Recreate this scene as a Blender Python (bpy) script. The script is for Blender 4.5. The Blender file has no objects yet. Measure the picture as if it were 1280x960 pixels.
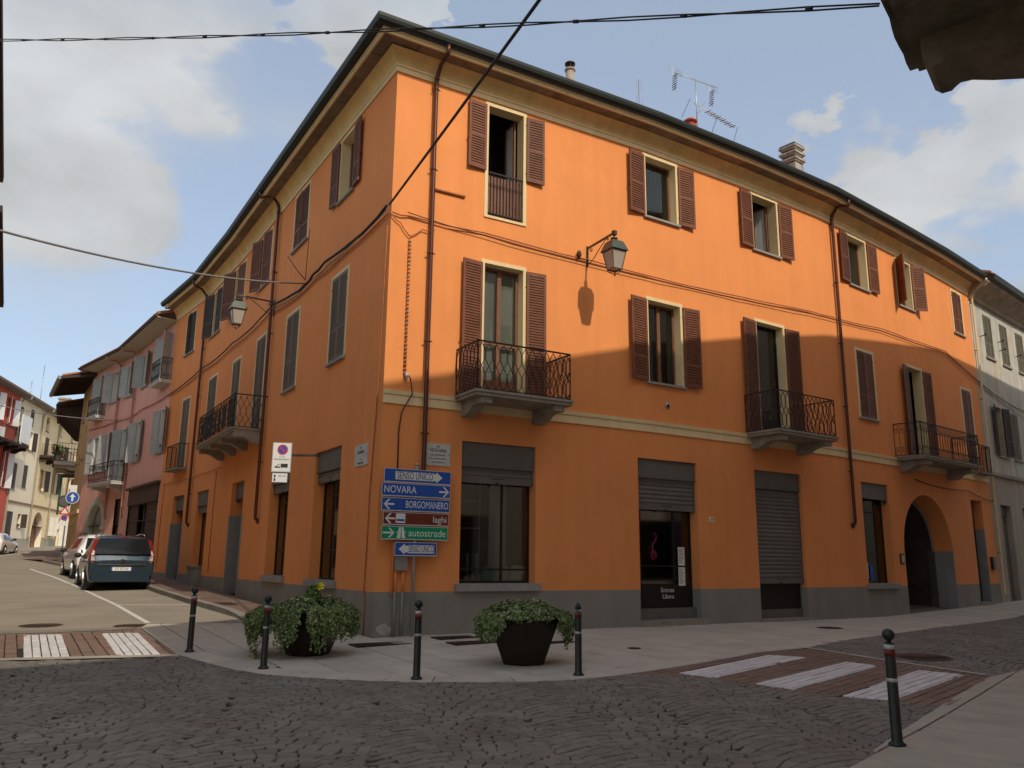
import bpy, bmesh, math, random
import numpy as np
from math import sin, cos, radians, pi, hypot, atan2, sqrt
from mathutils import Vector, Matrix
random.seed(7)
SC = bpy.context.scene
COL = SC.collection
# ------------------------------------------------------------------ camera
H = 1.65
F_PX = 1020.0
PITCH, ROLL = radians(12.28), radians(0.62)
cd = bpy.data.cameras.new('camera'); cam = bpy.data.objects.new('camera', cd); COL.objects.link(cam)
cd.sensor_width = 36; cd.lens = 36 * F_PX / 1280; cd.clip_end = 3000; cd.clip_start = 0.05
f_ = Vector((0, cos(PITCH), sin(PITCH))); r0 = Vector((1, 0, 0)); u0 = Vector((0, -sin(PITCH), cos(PITCH)))
r_ = cos(ROLL) * r0 + sin(ROLL) * u0; u_ = -sin(ROLL) * r0 + cos(ROLL) * u0
mw = Matrix((r_, u_, -f_)).transposed().to_4x4(); mw.translation = (0, 0, H)
cam.matrix_world = mw
SC.camera = cam
# ------------------------------------------------------------------ sun, sky, exposure
SUN_EL, SUN_AZ = radians(40.5), radians(147.5)          # azimuth clockwise from +Y
SUN = Vector((sin(SUN_AZ) * cos(SUN_EL), cos(SUN_AZ) * cos(SUN_EL), sin(SUN_EL)))
sd = bpy.data.lights.new('sun', 'SUN'); so = bpy.data.objects.new('sun', sd); COL.objects.link(so)
sd.energy = 2.0; sd.angle = radians(0.55); sd.color = (1.0, 0.91, 0.76)
so.rotation_euler = SUN.to_track_quat('Z', 'Y').to_euler(); so.location = (20, -20, 40)
SC.view_settings.view_transform = 'Standard'; SC.view_settings.look = 'None'
SC.view_settings.exposure = 0.46; SC.view_settings.gamma = 1.0
wd = bpy.data.worlds.new('World'); SC.world = wd; wd.use_nodes = True
nt = wd.node_tree; nt.nodes.clear()
def wn(t, **k):
    n = nt.nodes.new(t)
    for a, b in k.items(): setattr(n, a, b)
    return n
def wl(a, b): nt.links.new(a, b)
out = wn('ShaderNodeOutputWorld'); bg = wn('ShaderNodeBackground'); wl(bg.outputs[0], out.inputs[0])
bg.inputs[1].default_value = 0.15
sky = wn('ShaderNodeTexSky', sky_type='NISHITA', sun_disc=False)
sky.sun_elevation = SUN_EL; sky.sun_rotation = SUN_AZ; sky.air_density = 1.0; sky.dust_density = 3.0; sky.ozone_density = 1.3
tc = wn('ShaderNodeTexCoord')
noi = wn('ShaderNodeTexNoise'); noi.inputs['Scale'].default_value = 3.2; noi.inputs['Detail'].default_value = 8; noi.inputs['Roughness'].default_value = .5
mp = wn('ShaderNodeMapping'); mp.inputs['Scale'].default_value = (1, 1, 1.7); mp.inputs['Location'].default_value = (1.2, 9.4, 3.3)
wl(tc.outputs['Generated'], mp.inputs[0]); wl(mp.outputs[0], noi.inputs['Vector'])
# warped direction for the large banks
wa = wn('ShaderNodeVectorMath', operation='MULTIPLY_ADD'); wa.inputs[1].default_value = (.12, .12, .12)
wl(noi.outputs['Color'], wa.inputs[0]); 
sh = wn('ShaderNodeVectorMath', operation='ADD'); sh.inputs[1].default_value = (-.06, -.06, -.06)
wl(tc.outputs['Generated'], sh.inputs[0]); wl(sh.outputs[0], wa.inputs[2])
BANKS = [((-0.440, 0.754, 0.488), 8.5, 0.55), ((-0.478, 0.788, 0.388), 7.5, 0.46), ((-0.358, 0.796, 0.488), 5, 0.4), ((-0.278, 0.815, 0.508), 4.2, 0.5), ((-0.244, 0.828, 0.504), 1.8, 0.38), ((-0.509, 0.798, 0.321), 5, 0.22), ((-0.404, 0.733, 0.548), 7, 0.35), ((-0.188, 0.786, 0.589), 1.4, 0.14), ((0.445, 0.791, 0.419), 5.0, 0.34), ((0.498, 0.794, 0.349), 6.5, 0.46), ((0.438, 0.820, 0.369), 4.5, 0.3), ((0.503, 0.752, 0.426), 4.5, 0.34), ((0.382, 0.775, 0.503), 1.8, 0.26), ((0.359, 0.809, 0.466), 2.0, 0.24), ((0.405, 0.759, 0.511), 2.0, 0.2), ((0.476, 0.821, 0.315), 3.5, 0.3), ((0.529, 0.806, 0.266), 5, 0.36), ((-0.485, 0.847, 0.217), 1.6, 0.4), ((-0.513, 0.838, 0.185), 2.6, 0.4), ((-0.461, 0.868, 0.184), 2.4, 0.32), ((-0.381, 0.855, 0.351), 1.2, 0.34), ((-0.368, 0.882, 0.295), 2, 0.12), ((-0.405, 0.831, 0.382), 4, 0.12), ((-0.316, 0.838, 0.445), 2, 0.14), ((-0.525, 0.821, 0.224), 3, 0.2), ((.1, -.8, .55), 22, .36), ((-.9, -.2, .4), 18, .36), ((.9, -.1, .5), 20, .36), ((.2, .2, .9), 12, .25), ((-.5, -.6, .4), 15, .3), ((.8, .5, .3), 10, .3), ((-.85, .45, .4), 10, .35)]
acc = None
for c, rad, w in BANKS:
    c = Vector(c).normalized()
    d = wn('ShaderNodeVectorMath', operation='DOT_PRODUCT'); d.inputs[1].default_value = c; wl(wa.outputs[0], d.inputs[0])
    m = wn('ShaderNodeMapRange', interpolation_type='SMOOTHSTEP'); m.inputs[1].default_value = cos(radians(rad * 1.6)); m.inputs[2].default_value = cos(radians(rad * .25)); m.inputs[4].default_value = w
    wl(d.outputs['Value'], m.inputs[0])
    if acc is None: acc = m.outputs[0]
    else:
        a = wn('ShaderNodeMath', operation='ADD'); wl(acc, a.inputs[0]); wl(m.outputs[0], a.inputs[1]); acc = a.outputs[0]
cl = wn('ShaderNodeMath', operation='MINIMUM'); wl(acc, cl.inputs[0]); cl.inputs[1].default_value = .40
a = wn('ShaderNodeMath', operation='ADD'); wl(cl.outputs[0], a.inputs[0]); wl(noi.outputs['Fac'], a.inputs[1])
den = wn('ShaderNodeMapRange', interpolation_type='SMOOTHSTEP'); den.inputs[1].default_value = .54; den.inputs[2].default_value = .96
wl(a.outputs[0], den.inputs[0])
# cloud shade: brighter rims, greyer thick parts
n2_ = wn('ShaderNodeTexNoise'); n2_.inputs['Scale'].default_value = 5.5; n2_.inputs['Detail'].default_value = 5; wl(mp.outputs[0], n2_.inputs['Vector'])
cr = wn('ShaderNodeMapRange'); cr.inputs[1].default_value = .32; cr.inputs[2].default_value = .68; cr.inputs[3].default_value = .78; cr.inputs[4].default_value = 1.12
wl(n2_.outputs['Fac'], cr.inputs[0])
cc = wn('ShaderNodeVectorMath', operation='SCALE'); cc.inputs[0].default_value = (2.95, 3.03, 3.1); wl(cr.outputs[0], cc.inputs['Scale'])
# thin haze whitening of the blue
hz = wn('ShaderNodeMixRGB'); hz.inputs[0].default_value = .42; hz.inputs[2].default_value = (2.7, 3.0, 3.3, 1); wl(sky.outputs[0], hz.inputs[1])
mx = wn('ShaderNodeMixRGB'); wl(den.outputs[0], mx.inputs[0]); wl(hz.outputs[0], mx.inputs[1]); wl(cc.outputs[0], mx.inputs[2])
wl(mx.outputs[0], bg.inputs[0])

# ------------------------------------------------------------------ materials
MATS = {}
def mat(name, col, rough=.8, metal=0.0, var=.1, vs=1.5, bump=0.0, bs=60, rnd=0.0, stain=None, emit=0, spec=.4, coat=0, streak=0, island=0):
    if name in MATS: return MATS[name]
    m = bpy.data.materials.new(name); m.use_nodes = True; t = m.node_tree; b = t.nodes['Principled BSDF']
    def N(k, **kw):
        n = t.nodes.new(k)
        for a_, b_ in kw.items(): setattr(n, a_, b_)
        return n
    L = t.links.new
    b.inputs['Roughness'].default_value = rough; b.inputs['Metallic'].default_value = metal
    b.inputs['Specular IOR Level'].default_value = spec; b.inputs['Coat Weight'].default_value = coat
    g = N('ShaderNodeNewGeometry')
    n1 = N('ShaderNodeTexNoise'); n1.inputs['Scale'].default_value = vs; n1.inputs['Detail'].default_value = 6; n1.inputs['Roughness'].default_value = .62
    L(g.outputs['Position'], n1.inputs['Vector'])
    mr = N('ShaderNodeMapRange'); mr.inputs[1].default_value = .3; mr.inputs[2].default_value = .7; mr.inputs[3].default_value = 1 - var; mr.inputs[4].default_value = 1 + var
    L(n1.outputs['Fac'], mr.inputs[0]); val = mr.outputs[0]
    if rnd:
        oi = N('ShaderNodeObjectInfo'); q = N('ShaderNodeMapRange'); q.inputs[3].default_value = 1 - rnd; q.inputs[4].default_value = 1 + rnd; L(oi.outputs['Random'], q.inputs[0])
        k = N('ShaderNodeMath', operation='MULTIPLY'); L(val, k.inputs[0]); L(q.outputs[0], k.inputs[1]); val = k.outputs[0]
    if island:
        q = N('ShaderNodeMapRange'); q.inputs[3].default_value = 1 - island; q.inputs[4].default_value = 1 + island; L(g.outputs['Random Per Island'], q.inputs[0])
        k = N('ShaderNodeMath', operation='MULTIPLY'); L(val, k.inputs[0]); L(q.outputs[0], k.inputs[1]); val = k.outputs[0]
    if streak:
        mpn = N('ShaderNodeMapping'); mpn.inputs['Scale'].default_value = (2.2, 2.2, .16); L(g.outputs['Position'], mpn.inputs[0])
        n2 = N('ShaderNodeTexNoise'); n2.inputs['Scale'].default_value = 1.6; n2.inputs['Detail'].default_value = 5; L(mpn.outputs[0], n2.inputs['Vector'])
        q = N('ShaderNodeMapRange'); q.inputs[1].default_value = .35; q.inputs[2].default_value = .7; q.inputs[3].default_value = 1 + streak * .35; q.inputs[4].default_value = 1 - streak; L(n2.outputs['Fac'], q.inputs[0])
        k = N('ShaderNodeMath', operation='MULTIPLY'); L(val, k.inputs[0]); L(q.outputs[0], k.inputs[1]); val = k.outputs[0]
    sc = N('ShaderNodeVectorMath', operation='SCALE'); sc.inputs[0].default_value = col[:3]; L(val, sc.inputs['Scale'])
    colout = sc.outputs[0]
    if stain:
        n3 = N('ShaderNodeTexNoise'); n3.inputs['Scale'].default_value = stain[1]; n3.inputs['Detail'].default_value = 9; n3.inputs['Roughness'].default_value = .7
        mpp = N('ShaderNodeMapping'); mpp.inputs['Location'].default_value = (7, 3, 5); L(g.outputs['Position'], mpp.inputs[0]); L(mpp.outputs[0], n3.inputs['Vector'])
        q = N('ShaderNodeMapRange'); q.inputs[1].default_value = stain[2]; q.inputs[2].default_value = stain[2] + .13; q.inputs[4].default_value = stain[3]; L(n3.outputs['Fac'], q.inputs[0])
        mm = N('ShaderNodeMixRGB'); mm.inputs[2].default_value = (*stain[0], 1); L(q.outputs[0], mm.inputs[0]); L(colout, mm.inputs[1]); colout = mm.outputs[0]
    L(colout, b.inputs['Base Color'])
    if bump:
        nb = N('ShaderNodeTexNoise'); nb.inputs['Scale'].default_value = bs; nb.inputs['Detail'].default_value = 4; L(g.outputs['Position'], nb.inputs['Vector'])
        bp = N('ShaderNodeBump'); bp.inputs['Strength'].default_value = bump; bp.inputs['Distance'].default_value = .02; L(nb.outputs['Fac'], bp.inputs['Height']); L(bp.outputs[0], b.inputs['Normal'])
    if emit: b.inputs['Emission Color'].default_value = (*col[:3], 1); b.inputs['Emission Strength'].default_value = emit
    MATS[name] = m; return m
ORANGE = mat('orange_plaster', (.83, .296, .088), .85, var=.05, vs=.7, bump=.10, bs=35, streak=.045, stain=((.70, .24, .068), .45, .56, .35))
PLINTH = mat('grey_plinth_paint', (.26, .240, .205), .85, var=.09, vs=1.3, bump=.2, bs=30, streak=.08, stain=((.33, .31, .28), 2.2, .66, .5))
CREAM = mat('cream_trim_paint', (.80, .61, .33), .75, var=.06, vs=2, bump=.06, streak=.06)
COVE = mat('bounce_tinted_ochre_cornice', (.80, .53, .21), .8, var=.1, vs=1.2, bump=.08, streak=.12)  # ochre made more saturated: warm light bounced under the eave is painted in
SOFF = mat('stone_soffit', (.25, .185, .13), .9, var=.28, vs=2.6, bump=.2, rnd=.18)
CONC = mat('balcony_stone', (.30, .262, .205), .9, var=.18, vs=4, bump=.3, bs=50, stain=((.14, .12, .10), 3, .55, .6))
IRON = mat('wrought_iron', (.035, .026, .024), .6, .3, var=.2, vs=9)
PIPE = mat('brown_copper_downpipe', (.115, .043, .028), .36, .45, var=.15, vs=2, streak=.15)
GUT = mat('dark_green_gutter', (.022, .027, .023), .5, .2, var=.12, vs=2)
SHB = mat('brown_shutter_paint', (.180, .064, .030), .6, var=.2, vs=5, rnd=.2)
SHG = mat('grey_brown_shutter_paint', (.20, .155, .115), .7, var=.16, vs=6, rnd=.1)
SHD = mat('dark_shutter_paint', (.055, .036, .026), .6, var=.2, vs=5, rnd=.2)
SHP = mat('pale_grey_shutter_paint', (.36, .37, .355), .7, var=.12, vs=5, rnd=.1)
WOODF = mat('brown_window_wood', (.20, .085, .045), .45, var=.2, vs=8)
DARKM = mat('dark_metal_frame', (.022, .018, .016), .45, .3, var=.2, vs=6)
ROLL_ = mat('grey_roller_shutter', (.165, .152, .135), .5, .25, var=.10, vs=3, rnd=.06, streak=.08)
BOXM = mat('grey_shutter_box', (.145, .132, .115), .6, .1, var=.10, vs=2, streak=.1)
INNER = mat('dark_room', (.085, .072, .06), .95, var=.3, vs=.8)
CURT = mat('white_curtain', (.68, .67, .62), .9, var=.1, vs=3, streak=.2)
SILL = mat('stone_window_sill', (.30, .285, .26), .85, var=.15, vs=5, bump=.2)
GREYJ = mat('grey_painted_jamb', (.27, .265, .25), .8, var=.12, vs=2, streak=.1)
TILE = mat('terracotta_roof', (.36, .15, .08), .9, var=.3, vs=2.5, bump=.3, bs=20)
BLACK = mat('black_cable', (.022, .020, .020), .6, var=.2, vs=4)
CABB = mat('orange_painted_cable', (.42, .15, .05), .7, var=.3, vs=5)
CABG = mat('grey_cable', (.23, .22, .21), .6, var=.2, vs=5)
PINK = mat('pink_plaster', (.80, .41, .32), .85, var=.06, vs=.8, bump=.08, streak=.07)
YELL = mat('ochre_plaster', (.66, .46, .21), .85, var=.08, vs=.8, bump=.08, streak=.08)
CRW = mat('pale_cream_plaster', (.84, .74, .56), .85, var=.05, vs=.6, streak=.05)
CRY = mat('yellow_cream_plaster', (.84, .67, .40), .85, var=.05, vs=.6, streak=.05)
REDW = mat('red_plaster', (.56, .11, .07), .85, var=.08, vs=.8, streak=.06)
WHITEB = mat('weathered_grey_plaster', (.50, .47, .41), .9, var=.14, vs=1.4, bump=.25, bs=18, streak=.22, stain=((.46, .33, .15), .55, .52, .65))
STUCCO = mat('grey_street_plaster', (.42, .36, .29), .9, var=.12, vs=1, bump=.2, streak=.15)
WOODD = mat('dark_eave_wood', (.055, .032, .022), .8, var=.25, vs=4)
WOODG = mat('brown_gate_wood', (.24, .105, .05), .6, var=.2, vs=5)
SILV = mat('galvanised_steel', (.42, .42, .41), .4, .7, var=.1, vs=6)
BOLL = mat('dark_grey_bollard_paint', (.024, .027, .024), .38, .3, var=.2, vs=12, spec=.5)
REDB = mat('red_band', (.14, .014, .010), .4, var=.15, vs=10)
REFL = mat('worn_reflective_white', (.55, .55, .53), .35, var=.25, vs=40)
LEAF = mat('ivy_leaf', (.105, .16, .04), .5, var=.35, vs=6, island=.55)
LEAFV = mat('pale_edged_ivy_leaf', (.24, .28, .12), .55, var=.25, vs=6, island=.35)
REFW = mat('worn_reflective_tape', (.50, .50, .48), .35, var=.2, vs=30, stain=((.03, .033, .034), 14, .50, 1.0))
POT = mat('dark_brown_planter', (.022, .014, .010), .35, .2, var=.3, vs=4)
SOIL = mat('soil', (.04, .028, .018), .95)
ASPH = mat('worn_pale_asphalt', (.30, .26, .20), .92, var=.14, vs=.5, bump=.25, bs=90, stain=((.20, .165, .12), .8, .60, .7))
SETT = mat('porphyry_sett', (.172, .155, .128), .68, var=.20, vs=1.0, bump=.2, bs=45, rnd=.12, island=.15, stain=((.15, .095, .07), .45, .55, .5))
BED = mat('dark_joint_sand', (.030, .025, .020), .95, var=.25, vs=8)
GRAN = mat('granite_slab', (.47, .42, .345), .8, var=.10, vs=2.2, bump=.12, bs=150, rnd=.07, island=.07, stain=((.23, .185, .14), .75, .58, .55))
GRANW = mat('warm_granite_slab', (.40, .35, .275), .8, var=.12, vs=2, bump=.12, bs=150, rnd=.07, island=.07)
WSTONE = mat('white_crossing_stone', (.62, .59, .57), .7, var=.10, vs=5, bump=.1, bs=80, rnd=.07, stain=((.36, .32, .29), 2.5, .60, .5))
RSTONE = mat('red_brown_crossing_stone', (.20, .128, .092), .8, var=.15, vs=4, bump=.2, bs=70, rnd=.11, stain=((.13, .09, .065), 1.5, .56, .5))
PORB = mat('brown_porphyry_pavement', (.19, .125, .09), .85, var=.18, vs=2, bump=.25, rnd=.15, island=.15)
KERB = mat('grey_kerb', (.25, .225, .19), .85, var=.15, vs=4, rnd=.12)
LINE = mat('road_line_paint', (.66, .64, .58), .8, var=.15, vs=7, stain=((.34, .30, .24), 6, .58, .8))
RUST = mat('rusty_iron_cover', (.075, .042, .030), .7, .3, var=.25, vs=8)
BLUE = mat('blue_sign_face', (.018, .085, .38), .35, var=.05)
BROWN = mat('brown_sign_face', (.16, .032, .014), .35, var=.05)
GREEN = mat('green_sign_face', (.0, .28, .11), .35, var=.05)
WHITE = mat('white_sign_face', (.72, .72, .70), .4, var=.04)
NAVY = mat('navy_lettering', (.02, .03, .09), .5)
REDS = mat('red_sign_face', (.58, .02, .02), .4)
INK = mat('black_print', (.03, .03, .03), .5)
MARB = mat('marble_plaque', (.56, .55, .51), .6, var=.12, vs=7)
LAMPM = mat('grey_green_lantern_metal', (.085, .095, .075), .45, .5, var=.15, vs=10)
FROST = mat('frosted_lantern_glass', (.42, .35, .29), .25, var=.04)
TYRE = mat('tyre_rubber', (.014, .014, .014), .85)
RIM = mat('alloy_rim', (.42, .42, .43), .3, .8)
CARB = mat('steel_blue_car_paint', (.036, .062, .086), .25, .5, var=.02, coat=.7)
CARW = mat('white_car_paint', (.80, .79, .76), .25, .0, var=.02, coat=.7)
CARK = mat('dark_grey_car_paint', (.03, .03, .032), .25, .4, var=.02, coat=.7)
PLAST = mat('black_car_plastic', (.018, .018, .018), .6)
CGLASS = mat('tinted_car_glass', (.010, .011, .012),   .12, .0, spec=.3)
TAILR = mat('red_tail_lamp', (.26, .010, .010), .15, spec=.8)
TAILW = mat('clear_tail_lamp', (.60, .50, .48), .15, spec=.8)
CHROME = mat('chrome', (.6, .6, .6), .12, 1)
YEL = mat('yellow_flower', (.72, .62, .03), .6)
REDF = mat('red_flower', (.6, .06, .03), .6)
TEAL = mat('teal_cushion', (.10, .30, .24), .9); STRP = mat('grey_striped_cushion', (.46, .45, .42), .9, var=.3, vs=30)
MAGE = mat('magenta_neon_print', (.22, .018, .06), .5)
GLASS = None
def glassmat():
    m = bpy.data.materials.new('window_glass'); m.use_nodes = True; t = m.node_tree; t.nodes.clear()
    o = t.nodes.new('ShaderNodeOutputMaterial'); g = t.nodes.new('ShaderNodeBsdfGlossy'); tr = t.nodes.new('ShaderNodeBsdfTransparent'); mx = t.nodes.new('ShaderNodeMixShader'); fr = t.nodes.new('ShaderNodeFresnel')
    g.inputs['Roughness'].default_value = .04; g.inputs[0].default_value = (.85, .88, .86, 1); tr.inputs[0].default_value = (.86, .88, .86, 1); fr.inputs[0].default_value = 1.45
    q = t.nodes.new('ShaderNodeMath'); q.operation = 'MULTIPLY_ADD'; q.inputs[1].default_value = 1.2; q.inputs[2].default_value = .05
    t.links.new(fr.outputs[0], q.inputs[0]); t.links.new(q.outputs[0], mx.inputs[0]); t.links.new(tr.outputs[0], mx.inputs[1]); t.links.new(g.outputs[0], mx.inputs[2]); t.links.new(mx.outputs[0], o.inputs[0])
    return m
GLASS = glassmat()

# ------------------------------------------------------------------ mesh builder and object helpers
class MB:
    def __init__(s): s.v = []; s.f = []; s.m = []; s.mats = []; s.smooth = False; s.sf = []
    def mi(s, m):
        if m not in s.mats: s.mats.append(m)
        return s.mats.index(m)
    def face(s, pts, m, sm=False):
        i = len(s.v); s.v += [tuple(p) for p in pts]; s.f.append(tuple(range(i, i + len(pts)))); s.m.append(s.mi(m)); s.sf.append(sm)
    def mesh(s, vs, fs, m, sm=False):
        i = len(s.v); s.v += [tuple(p) for p in vs]; k = s.mi(m)
        for f in fs: s.f.append(tuple(j + i for j in f)); s.m.append(k); s.sf.append(sm)
    def hexa(s, c, m):   # 8 corners: bottom 4 then top 4
        s.mesh(c, [(0, 3, 2, 1), (4, 5, 6, 7), (0, 1, 5, 4), (1, 2, 6, 5), (2, 3, 7, 6), (3, 0, 4, 7)], m)
    def box(s, x0, x1, y0, y1, z0, z1, m, M=None):
        c = [Vector(p) for p in ((x0, y0, z0), (x1, y0, z0), (x1, y1, z0), (x0, y1, z0), (x0, y0, z1), (x1, y0, z1), (x1, y1, z1), (x0, y1, z1))]
        if M is not None: c = [M @ p for p in c]
        s.hexa(c, m)
    def tube(s, pts, r, m, n=8, cap=True, sm=True):
        pts = [Vector(p) for p in pts]; N = len(pts); R = r if isinstance(r, (list, tuple)) else [r] * N
        vs = []; up = None
        for i, p in enumerate(pts):
            t = (pts[min(i + 1, N - 1)] - pts[max(i - 1, 0)]).normalized()
            if up is None: up = t.orthogonal().normalized() if abs(t.z) > .98 else Vector((0, 0, 1))
            a = (up - t * up.dot(t))
            if a.length < 1e-4: a = t.orthogonal()
            a.normalize(); b = t.cross(a); up = a
            for k in range(n):
                w = 2 * pi * (k + .5) / n; vs.append(p + (a * cos(w) + b * sin(w)) * R[i])
        fs = [(i * n + k, i * n + (k + 1) % n, (i + 1) * n + (k + 1) % n, (i + 1) * n + k) for i in range(N - 1) for k in range(n)]
        if cap: fs += [tuple(reversed(range(n))), tuple((N - 1) * n + k for k in range(n))]
        s.mesh(vs, fs, m, sm)
    def bar(s, a, b, w, m): s.tube([a, b], w * .7071, m, n=4, sm=False)
    def lathe(s, prof, m, c=(0, 0, 0), n=16, sm=True):
        c = Vector(c); vs = [c + Vector((r * cos(2 * pi * k / n), r * sin(2 * pi * k / n), z)) for r, z in prof for k in range(n)]
        N = len(prof); fs = [(i * n + k, i * n + (k + 1) % n, (i + 1) * n + (k + 1) % n, (i + 1) * n + k) for i in range(N - 1) for k in range(n)]
        fs += [tuple(reversed(range(n))), tuple((N - 1) * n + k for k in range(n))]
        s.mesh(vs, fs, m, sm)
    def prism(s, poly, ext, m):  # poly: list of 3D pts, ext: vector
        ext = Vector(ext); n = len(poly); vs = [Vector(p) for p in poly] + [Vector(p) + ext for p in poly]
        s.mesh(vs, [tuple(range(n)), tuple(reversed(range(n, 2 * n)))] + [(k, k + n, (k + 1) % n + n, (k + 1) % n) for k in range(n)], m)
    def sphere(s, c, r, m, n=12, k=8, sc=(1, 1, 1)):
        prof = [(max(r * sin(pi * i / k), 1e-4), -r * cos(pi * i / k)) for i in range(k + 1)]
        i0 = len(s.v); s.lathe(prof, m, (0, 0, 0), n)
        s.v[i0:] = [(c[0] + v[0] * sc[0], c[1] + v[1] * sc[1], c[2] + v[2] * sc[2]) for v in s.v[i0:]]
    def data(s, name):
        me = bpy.data.meshes.new(name); me.from_pydata(s.v, [], s.f)
        for m in s.mats: me.materials.append(m)
        me.polygons.foreach_set('material_index', s.m); me.polygons.foreach_set('use_smooth', s.sf); me.update()
        return me
WM = {}
def setp(o, label=None, cat=None, group=None, kind=None):
    if label: o['label'] = label
    if cat: o['category'] = cat
    if group: o['group'] = group
    if kind: o['kind'] = kind
    return o
def link(name, data, parent=None, M=None, **k):
    """M is the wanted WORLD matrix; parents tracked in WM"""
    o = bpy.data.objects.new(name, data); COL.objects.link(o); M = M or Matrix.Identity(4)
    if parent is not None: o.parent = parent; o.matrix_local = WM[parent.name].inverted() @ M
    else: o.matrix_local = M
    WM[o.name] = M.copy(); return setp(o, **k)
def thing(name, loc, label, cat, group=None, rz=0):
    return link(name, None, None, Matrix.Translation(loc) @ Matrix.Rotation(rz, 4, 'Z'), label=label, cat=cat, group=group)
def wpart(name, mb, parent, **k):
    """mb given in WORLD coordinates; origin moved to the parent's"""
    P = WM[parent.name] if parent is not None else Matrix.Identity(4)
    T = Matrix.Translation(P.translation); t = P.translation
    mb.v = [(x - t.x, y - t.y, z - t.z) for x, y, z in mb.v]
    return link(name, mb.data(name), parent, T, **k)
def wthing(name, mb, loc, **k):
    loc = Vector(loc); mb.v = [(x - loc.x, y - loc.y, z - loc.z) for x, y, z in mb.v]
    return link(name, mb.data(name), None, Matrix.Translation(loc), **k)
def lpart(name, mb, parent, L=None, **k):
    """mb in the parent's local frame (optionally moved by L)"""
    M = WM[parent.name] @ (L or Matrix.Identity(4)); return link(name, mb.data(name) if isinstance(mb, MB) else mb, parent, M, **k)
def copy_tree(o, M, **k):
    def rec(a, par, Mw):
        c = a.copy(); COL.objects.link(c)
        if par is not None: c.parent = par
        WM[c.name] = Mw
        if par is None: c.matrix_local = Mw
        for ch in a.children:
            rec(ch, c, Mw @ WM[a.name].inverted() @ WM[ch.name])
        return c
    c = rec(o, None, M); return setp(c, **k)
TXT = {}
def text_mesh(s, size, m, align='CENTER', depth=.0015, sx=1.0, fit=None):
    key = (s, size, m.name, align, sx, fit)
    if key in TXT: return TXT[key]
    cu = bpy.data.curves.new('t', 'FONT'); cu.body = s; cu.size = size; cu.align_x = align; cu.align_y = 'CENTER'; cu.extrude = depth; cu.resolution_u = 3
    o = bpy.data.objects.new('t', cu); COL.objects.link(o)
    dg = bpy.context.evaluated_depsgraph_get(); dg.update()
    me = bpy.data.meshes.new_from_object(o.evaluated_get(dg)); me.name = 'lettering'
    me.materials.clear(); me.materials.append(m)
    if fit: xs_ = [v.co.x for v in me.vertices]; sx = fit / (max(xs_) - min(xs_))
    if sx != 1:
        for v in me.vertices: v.co.x *= sx
    bpy.data.objects.remove(o); TXT[key] = me; return me
def lettering(parent, L, s, size, m, align='CENTER', sx=1.0, fit=None):
    """L: matrix (parent local) whose XY plane carries the text"""
    return link('lettering', text_mesh(s, size, m, align, sx=sx, fit=fit), parent, WM[parent.name] @ L)

# ------------------------------------------------------------------ ground heights
def lerp(t, T):
    if t <= T[0][0]: return T[0][1]
    for (a, va), (b, vb) in zip(T, T[1:]):
        if t <= b: return va + (vb - va) * (t - a) / (b - a)
    return T[-1][1]
GL = [(9, 0), (11, .02), (14, .1), (17, .2), (20.5, .29), (28.5, .5), (40, .95), (50, 1.4), (67, 2.1), (100, 3.2), (400, 6)]
GR = [(9, 0), (11, .04), (14, .12), (16.5, .2), (20, .2), (25, .15), (30, .3), (40, .6), (400, 3)]
def G(x, y):
    w = min(1, max(0, -x / 4)); w = w * w * (3 - 2 * w); return lerp(y, GL) * w + lerp(y, GR) * (1 - w)

# ------------------------------------------------------------------ street plan (metres)
RP = [(-2.60, 16.15), (3.29, 19.56), (6.45, 21.6), (9.4, 23.65), (12.3, 26.0), (15.3, 28.5), (18.13, 31.02)]
LP = [(-2.60, 16.15), (-9.5, 27.5), (-12.4, 32.0), (-15.3, 35.8)]
PK = [(-15.3, 35.8), (-20.1, 42.3), (-24.6, 47.0)]
YW = [(-24.6, 47.0), (-27.5, 51.5)]
LR = [(-38.0, 51.0), (-41.8, 66.6), (-44.4, 77.2), (-49.5, 95.5)]
RW = [(18.13, 31.02), (21.3, 33.9), (30, 41.5), (40, 50)]
class PL:
    def __init__(s, pts, side=None):
        s.p = [Vector(p) for p in pts]; s.S = [0]
        for a, b in zip(s.p, s.p[1:]): s.S.append(s.S[-1] + (b - a).length)
        s.D = [(b - a).normalized() for a, b in zip(s.p, s.p[1:])]
        n0 = Vector((s.D[0].y, -s.D[0].x)); s.sg = 1 if (n0.dot(s.p[0]) < 0 if side is None else side > 0) else -1
        s.N = [Vector((d.y, -d.x)) * s.sg for d in s.D]
    def seg(s, t):
        for i in range(len(s.D)):
            if t <= s.S[i + 1] + 1e-6: return i
        return len(s.D) - 1
    def P(s, t, z, d=0):
        i = s.seg(t); q = s.p[i] + s.D[i] * (t - s.S[i]) + s.N[i] * d; return Vector((q.x, q.y, z))
    def miter(s, i):    # offset direction at vertex i
        if i == 0: return s.N[0]
        if i == len(s.p) - 1: return s.N[-1]
        a, b = s.N[i - 1], s.N[i]; return (a + b) / (1 + a.dot(b))
    def frame(s, t, z, d=0):
        """local x along the wall (left to right seen from the street), y INTO the wall, z up"""
        i = s.seg(t); n = s.N[i]; y = Vector((-n.x, -n.y, 0)); x = Vector((-n.y, n.x, 0))
        zz = Vector((0, 0, 1)); M = Matrix((x, y, zz)).transposed().to_4x4(); M.translation = s.P(t, z, d); return M
R_, L_, K_, Y_, C_, W_ = PL(RP), PL(LP), PL(PK), PL(YW), PL(LR), PL(RW)
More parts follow.
